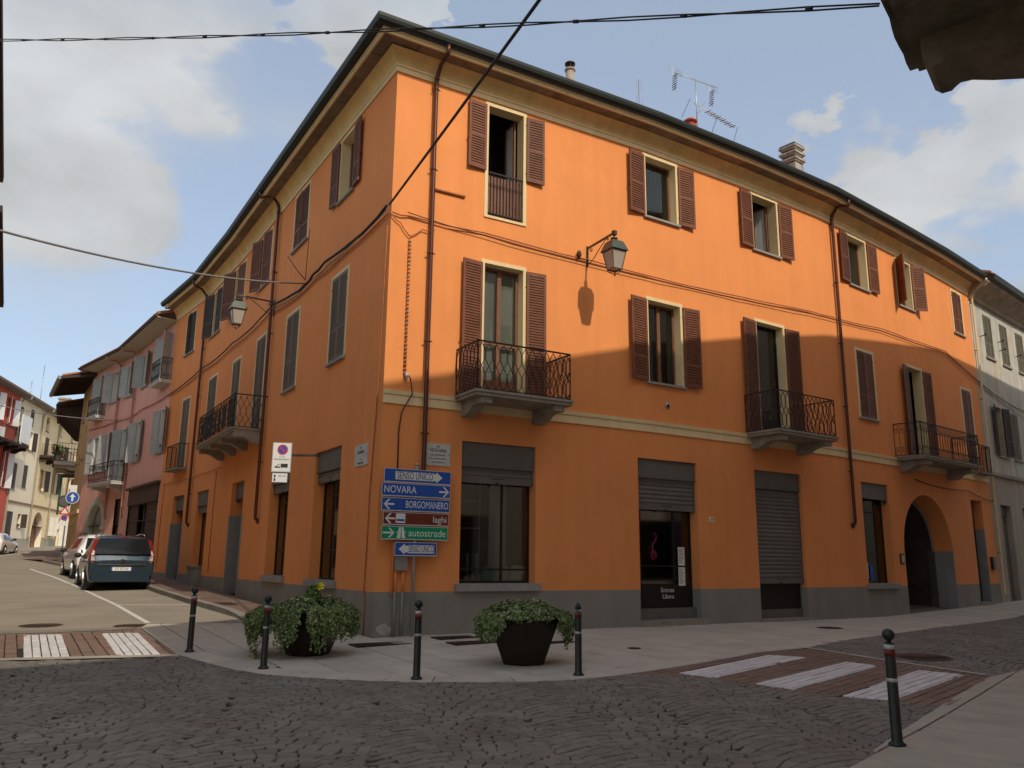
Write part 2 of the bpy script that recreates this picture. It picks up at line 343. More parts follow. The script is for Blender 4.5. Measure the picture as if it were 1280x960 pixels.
# unit outward check is implied by each wall facing the camera side
def sweep(mb, pl, prof, m, s0=None, s1=None, closed=True, m0=None, m1=None):
    """sweep profile [(d,z)] along the plan line; m0/m1 = mitre vectors at the ends"""
    s0 = 0 if s0 is None else s0; s1 = pl.S[-1] if s1 is None else s1
    st = [(pl.P(s0, 0).xy, m0 or (pl.miter(0) if s0 == 0 else pl.N[pl.seg(s0)]))]
    for i in range(1, len(pl.p) - 1):
        if s0 + 1e-3 < pl.S[i] < s1 - 1e-3: st.append((pl.p[i], pl.miter(i)))
    st.append((pl.P(s1, 0).xy, m1 or (pl.N[pl.seg(s1)])))
    n = len(prof); vs = []
    for q, mt in st:
        for d, z in prof: w = q + mt * d; vs.append((w.x, w.y, z))
    K = n if closed else n - 1
    fs = [(i * n + k, i * n + (k + 1) % n, (i + 1) * n + (k + 1) % n, (i + 1) * n + k) for i in range(len(st) - 1) for k in range(K)]
    if closed: fs += [tuple(range(n)), tuple(reversed(range((len(st) - 1) * n, len(st) * n)))]
    mb.mesh(vs, fs, m)
def wall(mb, pl, s0, s1, z0, z1, holes, m, arches=(), d=0.0):
    """flat wall with rectangular holes (s0,s1,z0,z1) and arches (s0,s1,z0,zspring,ztop)"""
    hs = list(holes) + [(a[0], a[1], a[2], a[4]) for a in arches]
    S = sorted({s0, s1, *[x for h in hs for x in h[:2] if s0 < x < s1], *[x for x in pl.S if s0 < x < s1]})
    Z = sorted({z0, z1, *[x for h in hs for x in h[2:4] if z0 < x < z1]})
    for a, b in zip(S, S[1:]):
        if b - a < 1e-5: continue
        for c, e in zip(Z, Z[1:]):
            cs, cz = (a + b) / 2, (c + e) / 2
            if any(h[0] < cs < h[1] and h[2] < cz < h[3] for h in hs): continue
            i = pl.seg(cs)
            def pt(s_, z_):
                q = pl.p[i] + pl.D[i] * (s_ - pl.S[i])
                return (q.x + pl.N[i].x * d, q.y + pl.N[i].y * d, z_)
            mb.face([pt(a, c), pt(b, c), pt(b, e), pt(a, e)], m)
    for a0, a1, za, zs, zt in arches:
        lo, hi = max(z0, za), min(z1, zt)
        if z1 <= zs: continue
        cx, rx, rz = (a0 + a1) / 2, (a1 - a0) / 2, zt - zs
        n = 16; pts = [(cx - rx * cos(pi * k / n), zs + rz * sin(pi * k / n)) for k in range(n + 1)]
        for k in range(n):
            (xa, ya), (xb, yb) = pts[k], pts[k + 1]
            mb.face([pl.P(xa, ya, d), pl.P(xb, yb, d), pl.P(xb, zt, d), pl.P(xa, zt, d)], m)

# ------------------------------------------------------------------ window kit
SHC = {}
def shutter_mesh(w, h, m, mirror=False, detail=True, mid=.33):
    key = (round(w, 2), round(h, 2), m.name, mirror, detail, mid)
    if key in SHC: return SHC[key]
    mb = MB(); t = .04; st = min(.06, w * .16)
    def bx(x0, x1, z0, z1, y0=0, y1=t):
        if mirror: x0, x1 = -x1, -x0
        mb.box(x0, x1, y0, y1, z0, z1, m)
    bx(st, w - st, .02, h - .02, t * .44, t * .54)
    bx(0, st, 0, h); bx(w - st, w, 0, h); bx(st, w - st, 0, .09); bx(st, w - st, h - .08, h)
    zm = h * mid; rails = [(.09, zm - .035), (zm + .035, h - .08)]; bx(st, w - st, zm - .035, zm + .035)
    if detail:
        for a, b in rails:
            n = max(2, int((b - a) / .062)); p = (b - a) / n
            for k in range(n):
                z = a + p * (k + .5); x0, x1 = (st, w - st) if not mirror else (-w + st, -st)
                y0, y1, hz = .002, t - .002, p * .24
                mb.mesh([(x0, y0, z - hz), (x1, y0, z - hz), (x1, y1, z + hz), (x0, y1, z + hz), (x0, y0, z - hz + p * .34), (x1, y0, z - hz + p * .34), (x1, y1, z + hz + p * .34), (x0, y1, z + hz + p * .34)],
                        [(0, 3, 2, 1), (4, 5, 6, 7), (0, 1, 5, 4), (2, 3, 7, 6)], m)
        # hinges and catch
        for z in (h * .12, h * .88): 
            x0, x1 = (-.02, .03) if not mirror else (-.03, .02)
            mb.box(x0, x1, -.006, .0, z - .012, z + .012, IRON)
        x0 = (w - .01) if not mirror else (-w - .02); mb.box(x0, x0 + .03, -.012, .02, h * .4, h * .4 + .03, IRON)
    else: bx(st, w - st, .09, h - .08, .012, t - .012)
    SHC[key] = mb.data('shutter'); return SHC[key]
def window(b, pl, s0, s1, z0, z1, trim=CREAM, tw=.085, depth=.30, left=None, right=None, shm=SHB, sash='two', sill=True, glass=True, liner=None, curtain=None, detail=True, door=False, frame=WOODF, name='window', rail=None, sillm=SILL, label=None, shmid=.33, sillext=.10, curtm=None, shz=0.0):
    """left/right: shutter opening angle in degrees (0 closed, 180 flat on the wall) or None"""
    w = s1 - s0; h = z1 - z0; M = pl.frame((s0 + s1) / 2, z0); X = w / 2
    mb = MB(); liner = liner or trim or ORANGE
    # reveal liner (four inner faces)
    y1 = depth
    mb.face([(-X, 0, 0), (-X, y1, 0), (-X, y1, h), (-X, 0, h)], liner); mb.face([(X, 0, 0), (X, 0, h), (X, y1, h), (X, y1, 0)], liner)
    mb.face([(-X, 0, h), (-X, y1, h), (X, y1, h), (X, 0, h)], liner); mb.face([(-X, 0, 0), (X, 0, 0), (X, y1, 0), (-X, y1, 0)], sillm)
    if trim:
        o = .022
        mb.box(-X - tw, -X, -o, .001, 0, h, trim); mb.box(X, X + tw, -o, .001, 0, h, trim); mb.box(-X - tw, X + tw, -o - .002, .001, h, h + tw, trim)
    wo = link(name, mb.data(name), b, M, label=label)
    if sill:
        s = MB(); e = sillext; s.box(-X - e, X + e, -.075, -.0, -.055, .0, sillm); s.box(-X + .002, X - .002, 0.0, depth - .01, .0015, .012, sillm); lpart('sill', s, wo)
    if sash:
        f = MB(); y = depth - .08; q = .055
        f.box(-X + .002, -X + q, y, y + .06, .012, h - .002, frame); f.box(X - q, X - .002, y, y + .06, .012, h - .002, frame)
        f.box(-X + q, X - q, y, y + .06, h - q, h - .002, frame); f.box(-X + q, X - q, y, y + .06, .012, .012 + (q if not door else .5), frame)
        if sash == 'two': f.box(-.05, .05, y - .012, y + .06, q, h - q, frame)
        if sash == 'two' and door: f.box(-X + q, -.05, y + .002, y + .055, h * .42, h * .42 + .05, frame); f.box(.05, X - q, y + .002, y + .055, h * .42, h * .42 + .05, frame)
        if sash == 'grid':
            for a in (-.33, .33): f.box(a * w - .012, a * w + .012, y + .002, y + .05, q, h - q, frame)
            for a in (.25, .86): f.box(-X + q, X - q, y + .004, y + .048, h * a - .012, h * a + .012, frame)
        lpart('sash', f, wo)
        if sash == 'two' and glass:
            for a, c in ((-X + q, -.05), (.05, X - q)):
                g = MB(); g.box(a, c, y + .026, y + .032, q, h - q, GLASS); lpart('pane', g, wo)
        elif glass:
            g = MB(); g.box(-X + q, X - q, y + .026, y + .032, q, h - q, GLASS); lpart('pane', g, wo)
    if curtain:
        a, c = curtain; g = MB(); n = 10; ya = depth + .04
        vs = [(-X + w * (a + (c - a) * k / n), ya + (.02 if k % 2 else 0), z) for z in (.02, h - .02) for k in range(n + 1)]
        g.mesh(vs, [(k, k + 1, n + 2 + k, n + 1 + k) for k in range(n)], curtm or CURT); lpart('curtain', g, wo)
    for side, ang in (('l', left), ('r', right)):
        if ang is None: continue
        sw = w / 2 + (.005 if ang > 20 else 0); hz = (h - .01 if not door else h - .02) - shz
        me = shutter_mesh(sw, hz, shm, side == 'r', detail, shmid)
        a = radians(ang) * (1 if side == 'r' else -1)
        y = -.028 if ang > 20 else .0
        ex = (tw - .01 if (trim and ang > 100) else 0); T = Matrix.Translation(((-X - ex if side == 'l' else X + ex), y, .006 + shz)) @ Matrix.Rotation(a, 4, 'Z') @ Matrix.Translation((0, -.02 if ang < 90 else .0, 0))
        lpart('shutter', me, wo, T)
    if rail:   # low railing set in the opening
        r = MB(); hh = rail; n = max(5, int(w / .085))
        r.box(-X + .002, X - .002, -.02, .02, hh - .03, hh, IRON); r.box(-X + .002, X - .002, -.012, .012, .06, .085, IRON)
        for k in range(1, n): r.bar((-X + w * k / n, 0, .08), (-X + w * k / n, 0, hh - .03), .014, IRON)
        for k in range(n):
            cx = -X + w * (k + .5) / n; pts = [(cx + .03 * cos(t_ * pi / 4), 0, hh * .72 + .03 * sin(t_ * pi / 4)) for t_ in range(9)]
            r.tube(pts, .005, IRON, n=4, cap=False)
        lpart('railing', r, wo)
    return wo
def lattice(mb, a, b, z0, h, cell=.17, style='hex', m=IRON):
    """railing panel between plan points a,b (3D, z ignored)"""
    a = Vector((a[0], a[1], 0)); b = Vector((b[0], b[1], 0)); Lh = (b - a).length; n = max(1, round(Lh / cell)); c = Lh / n; D = (b - a) / Lh
    def pt(u, v): p = a + D * u; return (p.x, p.y, z0 + v)
    if style == 'hex':
        V = [.03, .14, .36, .49, .62, .84, .97]; U = [0, .43, .43, 0, .43, .43, 0]
        for k in range(n):
            for sg in (1, -1):
                for i in range(6):
                    mb.bar(pt(c * (k + .5 + sg * U[i]), V[i] * h), pt(c * (k + .5 + sg * U[i + 1]), V[i + 1] * h), .0125, m)
            for vv in (.14, .84): mb.bar(pt(c * (k + .5 - .43), vv * h), pt(c * (k + .07 - (.0 if k else .07)), vv * h), .010, m)
    elif style == 'wave':
        for k in range(n):
            for sg in (1, -1):
                p = [pt(c * (k + .5 + sg * .5 * cos(pi * 2 * t / 10)), h * (.04 + .92 * t / 10)) for t in range(11)]
                mb.tube(p, .007, m, n=4, cap=False)
    elif style == 'bars':
        for k in range(n + 1): mb.bar(pt(c * k, .03), pt(c * k, h), .014, m)
    elif style == 'scroll':
        for k in range(n + 1): mb.bar(pt(c * k, .2 * h), pt(c * k, .8 * h), .014, m)
        for k in range(n):
            for zc, rr in ((.09, .38), (.91, .38), (.25, .22), (.75, .22)):
                p = [pt(c * (k + .5) + c * rr * cos(t * pi / 4), h * zc + c * rr * sin(t * pi / 4)) for t in range(9)]
                mb.tube(p, .008, m, n=4, cap=False)
        mb.bar(pt(0, .18 * h), pt(Lh, .18 * h), .014, m); mb.bar(pt(0, .82 * h), pt(Lh, .82 * h), .014, m)
    mb.bar(pt(-.0, h), pt(Lh, h), .03, m); mb.bar(pt(0, .03), pt(Lh, .03), .018, m)
    mb.bar(pt(0, 0), pt(0, h), .022, m); mb.bar(pt(Lh, 0), pt(Lh, h), .022, m)
def balcony(b, pl, s0, s1, z, dep, rh=1.02, th=.12, brk=(), style='hex', slabm=CONC, brh=.30, cell=.17, bars_in=.06, bw=.26):
    mb = MB(); i = pl.seg((s0 + s1) / 2)
    M = pl.frame((s0 + s1) / 2, z); A = pl.P(s0, z); B = pl.P(s1, z); X = (B - A).length / 2
    mb.box(-X, X, -dep, .02, -.05, 0, slabm); mb.box(-X + .03, X - .03, -dep + .03, .0, -th, -.05, slabm)
    o = link('balcony', mb.data('balcony'), b, M)
    for s in brk:
        x = s * 2 * X - X if 0 <= s <= 1 else 0
        g = MB(); yo = -dep + .10; zt = -th
        prof = [(0.0, zt), (yo, zt), (yo, zt - brh * .42), (yo + .05, zt - brh * .46), (yo * .72, zt - brh * .42), (yo * .52, zt - brh * .55), (yo * .36, zt - brh * .82), (yo * .22, zt - brh), (0, zt - brh)]
        g.prism([(x - bw / 2, y, zz) for y, zz in prof], (bw, 0, 0), slabm); lpart('bracket', g, o)
    r = MB(); e = bars_in
    P = [(-X + e, -.0), (-X + e, -dep + e), (X - e, -dep + e), (X - e, -.0)]
    for p, q in zip(P, P[1:]): lattice(r, (p[0], p[1], 0), (q[0], q[1], 0), 0.0, rh, cell, style)
    lpart('railing', r, o); return o
def pipe(b, pl, s, ztop, zbot, dgut, zgut, m=PIPE, r=.048, elbow=True, d=.10, base=False):
    mb = MB(); P = pl.P
    pts = [P(s, zgut, dgut), P(s, zgut - .22, dgut - .02), P(s, ztop + .22, d + .22), P(s, ztop, d + .03), P(s, ztop - .15, d)]
    z = ztop - .15
    while z > zbot + 1.5: z -= 1.4; pts.append(P(s, z, d))
    pts.append(P(s, zbot + .12, d))
    if elbow: pts += [P(s, zbot + .04, d - .01), P(s, zbot, d - .05), P(s, zbot - .03, -.02)]
    else: pts.append(P(s, zbot, d))
    mb.tube(pts, r, m, n=10)
    z = ztop - .3; k = 0
    while z > zbot + .3:
        mb.tube([P(s, z, d), P(s, z + .03, d)], r + .012, m, n=10)
        fr = pl.frame(s, z); mb.box(-.012, .012, -d, .0, 0, .03, IRON, fr); mb.box(-r - .05, r + .05, -d - .008, -d + .012, .005, .025, IRON, fr)
        z -= 1.95; k += 1
    mb.tube([P(s, ztop + .02, d + .035), P(s, ztop - .06, d + .01)], r + .01, m, n=10)
    if elbow: mb.tube([P(s, zbot - .03, .0), P(s, zbot - .03, .05)], r + .035, m, n=10)
    return wpart('downpipe', mb, b)
def roller(b, pl, s0, s1, ztop, zbox, zbot, d=-.12, slat=.105, box=True, wmat=ROLL_, boxm=BOXM):
    """grey box panel above a roller shutter made of slats"""
    w = s1 - s0; M = pl.frame((s0 + s1) / 2, 0); X = w / 2 - .004; mb = MB()
    mb.box(-X, X, -d - .06, -d + .02, zbox, ztop - .004, boxm); mb.box(-X, X, -d - .075, -d - .06, zbox, zbox + .02, boxm)
    mb.box(-X, -X + .05, -d - .03, -d + .05, zbot, zbox, boxm); mb.box(X - .05, X, -d - .03, -d + .05, zbot, zbox, boxm)
    o = link('roller_shutter', mb.data('roller_shutter'), b, M)
    if zbox - zbot > .12:
        sm = MB(); x = X - .052
        prof = [(-.0, 0), (-.018, slat * .25), (-.018, slat * .62), (.004, slat * .86), (.004, slat), (.014, slat), (.014, 0)]
        sm.prism([(-x, y, z) for y, z in prof], (2 * x, 0, 0), wmat); me = sm.data('slat')
        z = zbot + .15 - slat
        while z + slat < zbox + .06:
            z += slat
            lpart('slat', me, o, Matrix.Translation((0, -d, z)))
        bt = MB(); bt.box(-x, x, -d - .02, -d + .02, zbot, zbot + .15 + 0 * slat, wmat); bt.box(-.16, .16, -d - .026, -d - .02, zbot + .10, zbot + .115, IRON)
        bt.box(-.03, .03, -d - .035, -d - .02, zbot - .03, zbot + .03, IRON); lpart('bottom_rail', bt, o)
    return o
def liner(b, pl, s0, s1, z0, z1, depth, mats, name='reveal'):
    """inner faces of an opening; mats=[(zlimit,material)...] bottom to top"""
    M = pl.frame((s0 + s1) / 2, 0); X = (s1 - s0) / 2; mb = MB(); za = z0
    for zl, m in mats:
        zb = min(zl, z1)
        if zb <= za: continue
        mb.face([(-X, 0, za), (-X, depth, za), (-X, depth, zb), (-X, 0, zb)], m); mb.face([(X, 0, za), (X, 0, zb), (X, depth, zb), (X, depth, za)], m); za = zb
    mb.face([(-X, 0, z1), (-X, depth, z1), (X, depth, z1), (X, 0, z1)], mats[-1][1]); mb.face([(-X, 0, z0), (X, 0, z0), (X, depth, z0), (-X, depth, z0)], mats[0][1])
    return link(name, mb.data(name), b, M)
exec_parts = []

# ================================================================== ORANGE CORNER BUILDING
OB = thing('corner_building', (-2.6, 16.15, .2), 'three storey orange corner building with grey base, brown louvred shutters and iron balconies', 'building')
ZT, ZB = 12.2, -.4
R3 = [(2.30, 3.24, 9.34, 12.08), (6.95, 8.02, 10.40, 12.08), (11.06, 12.14, 10.42, 12.10), (15.92, 17.02, 10.43, 12.10), (19.2, 20.2, 10.43, 12.10), (23.8, 24.7, 10.35, 12.0)]
R2 = [(2.26, 3.26, 5.06, 8.18), (6.92, 8.02, 6.02, 8.13), (10.95, 12.10, 5.06, 8.26), (15.90, 16.90, 6.12, 8.26), (19.32, 20.32, 5.06, 8.26), (23.75, 24.65, 5.12, 8.15)]
R1 = [(1.81, 3.63, 1.19, 4.13), (6.48, 8.42, .36, 4.11), (10.55, 12.52, .28, 4.10), (15.58, 17.22, 1.12, 4.11), (23.55, 24.6, .42, 4.02)]
RARC = [(17.95, 21.5, -.4, 2.15, 3.95)]
L3 = [(2.48, 3.42, 10.40, 12.06), (6.02, 7.32, 10.36, 12.04), (9.80, 10.86, 10.25, 12.0), (13.2, 14.5, 10.2, 12.0), (16.5, 17.7, 10.22, 12.0), (20.35, 21.6, 10.2, 12.0)]
L2 = [(2.46, 3.54, 6.24, 8.38), (6.22, 7.36, 6.2, 8.38), (9.62, 10.68, 5.42, 8.46), (12.85, 13.85, 5.42, 8.38), (16.15, 17.4, 6.2, 8.40), (20.1, 21.1, 5.22, 8.15)]
L1 = [(2.27, 4.08, 1.19, 4.16), (6.13, 7.95, 1.21, 4.14), (11.0, 12.62, .55, 4.07), (15.95, 17.75, 1.29, 4.10), (19.7, 21.2, .78, 4.13)]
SE = R_.S[-1]; SL = L_.S[-1]
mb = MB(); wall(mb, R_, 0, SE, 1.05, ZT, R1 + R2 + R3, ORANGE, RARC); wall(mb, L_, 0, SL, 1.05, ZT, L1 + L2 + L3, ORANGE); wpart('wall', mb, OB)
for a_, b_ in ((0, 19.7), (19.7, SE)): mb = MB(); wall(mb, R_, a_, b_, ZB, 1.05, R1, PLINTH, RARC); wpart('plinth', mb, OB)
mb = MB(); wall(mb, L_, 0, SL, ZB, 1.05, L1, PLINTH); wpart('plinth', mb, OB)
# string course (right facade only, starting at the corner)
for a, c in ((0, 1.56), (1.56, 3.97), (3.97, 10.25), (10.25, 12.85), (12.85, 17.85), (17.85, 22.4), (22.4, 24.0), (24.0, SE)):
    mb = MB(); sweep(mb, R_, [(0, 4.76), (.03, 4.76), (.03, 4.93), (.055, 4.95), (.065, 5.03), (.0, 5.045)], CREAM, a + .001, c - .001); wpart('string_course', mb, OB)
# cornice, soffit slabs, fascia, gutter: mitred at the corner and swept along both fronts
CM = (R_.N[0] + L_.N[0]) / (1 + R_.N[0].dot(L_.N[0]))
def both(prof, m, name, sm=False):
    for pl, se in ((R_, SE), (L_, SL)):
        mb = MB(); sweep(mb, pl, prof, m, 0, se, m0=CM); 
        if sm: mb.sf = [True] * len(mb.sf)
        wpart(name, mb, OB)
both([(0, 12.2), (.035, 12.2), (.035, 12.31), (.06, 12.33), (.06, 12.37), (.0, 12.37)], CREAM, 'cornice_band')
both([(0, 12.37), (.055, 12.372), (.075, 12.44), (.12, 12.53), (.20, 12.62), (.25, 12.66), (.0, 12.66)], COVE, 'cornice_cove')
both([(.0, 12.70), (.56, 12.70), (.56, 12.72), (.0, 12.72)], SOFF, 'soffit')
both([(.53, 12.655), (.575, 12.655), (.58, 12.70), (.605, 12.71), (.61, 12.76), (.53, 12.76)], CREAM, 'fascia')
both([(.615, 12.77), (.70, 12.75), (.765, 12.79), (.79, 12.86), (.795, 12.93), (.775, 12.93), (.76, 12.87), (.70, 12.80), (.63, 12.82), (.615, 12.93)], GUT, 'gutter')
both([(.62, 12.945), (.55, 12.99), (.35, 13.02), (.35, 12.94), (.6, 12.90)], GUT, 'roof_edge')
for pl, se in ((R_, SE), (L_, SL)):
    s = .35
    while s < se - .3:
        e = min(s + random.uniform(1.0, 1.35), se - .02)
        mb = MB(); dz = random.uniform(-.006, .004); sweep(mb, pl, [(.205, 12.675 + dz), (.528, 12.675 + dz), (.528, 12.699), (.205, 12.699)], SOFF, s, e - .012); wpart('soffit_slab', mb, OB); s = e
for a in (R_, L_):      # roof slopes up behind the eaves
    mb = MB(); se = a.S[-1]; prof = [(.6, 12.95), (.6, 12.99), (-6.0, 15.6), (-6.0, 15.5)]; sweep(mb, a, prof, TILE, 0, se, m0=CM); wpart('roof', mb, OB)
# dark rooms behind the windows
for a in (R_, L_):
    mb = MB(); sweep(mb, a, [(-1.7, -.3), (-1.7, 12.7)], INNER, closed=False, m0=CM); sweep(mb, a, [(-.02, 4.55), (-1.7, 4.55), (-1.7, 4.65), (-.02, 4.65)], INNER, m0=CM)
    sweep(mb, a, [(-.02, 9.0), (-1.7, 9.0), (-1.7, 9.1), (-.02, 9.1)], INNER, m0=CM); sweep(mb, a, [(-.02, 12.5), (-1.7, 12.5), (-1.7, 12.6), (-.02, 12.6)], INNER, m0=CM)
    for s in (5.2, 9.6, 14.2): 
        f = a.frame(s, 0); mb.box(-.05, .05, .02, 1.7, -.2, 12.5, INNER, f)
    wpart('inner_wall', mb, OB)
# ---- windows of the right front
W = lambda i, **k: window(OB, R_, *R3[i], **k)
wo_ = W(0, left=176, right=176, sash=None, sill=False, rail=1.08, depth=.28, door=True, shz=1.06, shmid=.49)
q = MB(); [q.box(-.44 + k * .08, -.44 + k * .08 + .07, .03, .045, .05, 1.0, WOODF) for k in range(11)]; lpart('slatted_screen', q, wo_)
q = MB(); q.box(-.56, .56, -.03, .0, -.06, .0, CREAM); lpart('threshold', q, wo_)
f_w = W(1, left=175, right=175, shmid=.49, sash='one', curtain=(.0, .3))
W(2, left=175, right=174, shmid=.49, sash=None)
W(3, left=174, right=176, shmid=.49, sash='one', curtain=(.15, .6))
W(4, left=128, right=150, shmid=.49, sash='one')
W(5, left=6, right=4, sash='two')
# the open casement of the tall window over the lantern
for (i, x, a_) in ((0, .42, 78), (2, .47, 70)):
    w = R3[i]; M = R_.frame((w[0] + w[1]) / 2, w[2]); q = MB(); hh = w[3] - w[2] - .05
    q.box(0, .06, 0, .045, 0, hh, WOODF); q.box(.39, .45, 0, .045, 0, hh, WOODF); q.box(.06, .39, 0, .045, 0, .12, WOODF); q.box(.06, .39, 0, .045, hh - .06, hh, WOODF); q.box(.06, .39, .02, .026, .12, hh - .06, CURT)
    link('open_casement', q.data('open_casement'), OB, M @ Matrix.Translation((x, .27, .02)) @ Matrix.Rotation(radians(180 - a_ - 12), 4, 'Z'))
W = lambda i, **k: window(OB, R_, *R2[i], **k)
BR = dict(shmid=.30)
NET = mat('dim_net_curtain', (.30, .31, .27), .9, var=.12, vs=2, streak=.3)
W(0, left=174, right=176, door=True, sill=False, shmid=.30, curtain=(.02, .98), curtm=NET)
W(1, left=174, right=175, shmid=.28, curtain=(.02, .98), curtm=NET)
W(2, left=174, right=176, door=True, sill=False, sash='one', frame=DARKM)
W(3, left=1, right=1, sash=None)
W(4, left=170, right=174, door=True, sill=False, sash=None)
W(5, left=1, right=2, sill=False, sash=None, door=True)
balcony(OB, R_, 1.57, 3.96, 5.055, 1.03, brk=(.13, .87), style='hex')
balcony(OB, R_, 10.26, 12.84, 5.055, 1.08, brk=(.13, .87), style='hex')
balcony(OB, R_, 17.86, 22.38, 5.06, .92, brk=(.12, .88), style='scroll', cell=.19, rh=1.05, brh=.34, bw=.5)
balcony(OB, R_, 24.02, 25.25, 5.05, .34, style='bars', rh=1.0, th=.08, cell=.12)
# ---- windows of the left front
W = lambda i, **k: window(OB, L_, *L3[i], **k)
W(0, left=176, right=176, sash='one'); W(1, left=3, right=1, sash=None); W(2, left=160, right=16, sash=None)
W(3, left=158, right=8, sash=None, shm=SHB); W(4, left=160, right=6, sash=None, shm=SHD); W(5, left=8, right=3, sash=None, shm=SHD)
W = lambda i, **k: window(OB, L_, *L2[i], **k)
for i, dr in ((0, 0), (1, 0), (2, 1), (3, 1), (4, 0), (5, 1)):
    W(i, left=1, right=1.5, sash=None, shm=SHG, sill=not dr, door=bool(dr), sillext=.06, shmid=.36)
o = balcony(OB, L_, 9.22, 14.5, 5.42, .93, brk=(.05, .36, .65, .97), style='wave', rh=1.0, brh=.33, bw=.24)
balcony(OB, L_, 19.7, 21.5, 5.2, .42, style='bars', rh=.98, th=.07, cell=.16)
# weathered screen tied along the long balcony's railing
q = MB(); n = 46; Xb = 2.64 - .09
SCREEN = mat('black_mesh_screen', (.03, .026, .024), .9, var=.4, vs=6)
for k in range(n):
    if random.random() < .80:
        x = -Xb + 2 * Xb * k / n; w = 2 * Xb / n * random.uniform(.55, 1.0); z0 = random.uniform(.03, .2); z1 = random.uniform(.72, .97)
        q.box(x, x + w, -.895, -.885, z0, z1, SCREEN)
lpart('privacy_screen', q, o)
# ---- ground floor openings, right front
def shopfront(pl, s0, s1, z0, z1, bars, depth=.26, kick=0, glassm=None):
    w = s1 - s0; M = pl.frame((s0 + s1) / 2, z0); X = w / 2; h = z1 - z0; f = MB(); y = depth; m = DARKM
    for x in (-X, X - .055): f.box(x + .001, x + .054, y, y + .05, 0, h, m)
    f.box(-X + .054, X - .054, y, y + .05, h - .05, h, m); f.box(-X + .054, X - .054, y, y + .05, 0, max(.05, kick), m)
    for kind, a in bars:
        if kind == 'v': f.box(-X + w * a - .02, -X + w * a + .02, y + .002, y + .048, max(.05, kick), h - .05, m)
        else: f.box(-X + .054, X - .054, y + .004, y + .046, h * a - .018, h * a + .018, m)
    o = link('shop_window', f.data('shop_window'), OB, M)
    g = MB(); g.box(-X + .055, X - .055, y + .022, y + .03, max(.05, kick), h - .05, glassm or GLASS); lpart('pane', g, o); return o
JL = [(99, ORANGE)]
for i in (0, 3): liner(OB, R_, *R1[i], .30, JL)
for i in (1, 2): liner(OB, R_, *R1[i], .36, [(1.05, PLINTH), (99, ORANGE)])
def big_sill(pl, s0, s1, z):
    M = pl.frame((s0 + s1) / 2, z); X = (s1 - s0) / 2; mb = MB(); mb.box(-X - .1, X + .1, -.09, .0, -.14, .01, SILL); mb.box(-X + .002, X - .002, 0, .26, .002, .012, SILL); link('sill', mb.data('sill'), OB, M)
big_sill(R_, *R1[0][:3]); big_sill(R_, *R1[3][:3])
o = shopfront(R_, 1.81, 3.63, 1.20, 3.55, [('v', .62), ('h', .12)])
roller(OB, R_, 1.81, 3.63, 4.13, 3.60, 3.27)
o = shopfront(R_, 6.48, 8.42, .62, 3.3, [('v', .14), ('v', .70), ('h', .36), ('h', .24)], kick=.55, depth=.28)
roller(OB, R_, 6.48, 8.42, 4.11, 3.65, 2.90)
SL_ = Matrix.Rotation(pi / 2, 4, 'X')     # text plane: stands upright facing -y
# shop door print: two posted sheets, cursive word lines, a curl of neon
g = MB(); g.box(.50, .72, .262, .266, .98, 1.42, WHITE); g.box(.50, .72, .262, .266, .50, .94, WHITE)
for zz in [1.36 - .045 * k for k in range(8)] + [.88 - .045 * k for k in range(8)]: g.box(.52, .52 + random.uniform(.08, .18), .259, .261, zz, zz + .012, INK)
lpart('posted_sheet', g, o)
lettering(o, Matrix.Translation((.12, .262, .40)) @ SL_, 'Entrata', .15, WHITE); lettering(o, Matrix.Translation((.14, .262, .25)) @ SL_, 'Libera', .15, WHITE)
g = MB(); pts = [(-.28 + .13 * sin(t * .55) * (1 - t / 22), .262, 1.85 - .045 * t) for t in range(12)] + [(-.30 + .10 * cos(-1.2 + t * .75), .262, 1.28 + .10 * sin(-1.2 + t * .75)) for t in range(9)]
g.tube(pts, [.012 + .012 * min(1, k / 10) for k in range(len(pts))], MAGE, n=6); g.v = [(-.28 + (x + .28) * .75, y, z * .95) for x, y, z in g.v]; lpart('curly_sign', g, o)
g = MB(); f = R_.frame(7.45, 0); g.box(-.97, .97, .16, .34, .33, .61, ROLL_, f); wpart('door_threshold', g, OB)
g = MB(); f = R_.frame(7.47, 0); g.box(-1.07, 1.07, -.16, .30, .12, .345, CONC, f); wpart('door_step', g, OB)
roller(OB, R_, 10.55, 12.52, 4.10, 3.62, 1.16)
g = MB(); f = R_.frame(11.535, 0); g.box(-.96, .96, .22, .28, .50, 1.3, DARKM, f); g.box(-.96, .96, .18, .30, .28, .50, ROLL_, f); wpart('door_panel', g, OB)
g = MB(); g.box(-1.06, 1.06, -.12, .30, .05, .27, CONC, f); wpart('door_step', g, OB)
o = shopfront(R_, 15.58, 17.22, 1.12, 3.7, [('v', .33), ('v', .72), ('h', .82), ('h', .34)])
roller(OB, R_, 15.58, 17.22, 4.11, 3.63, 3.52)
g = MB(); g.box(-.74, .70, .30, .31, .02, 2.3, CURT); lpart('curtain', g, o)
g = MB(); g.box(-.7, -.3, .255, .258, .15, .62, WHITE); g.box(-.2, -.0, .255, .258, .1, .55, BLUE); lpart('posted_sheet', g, o)
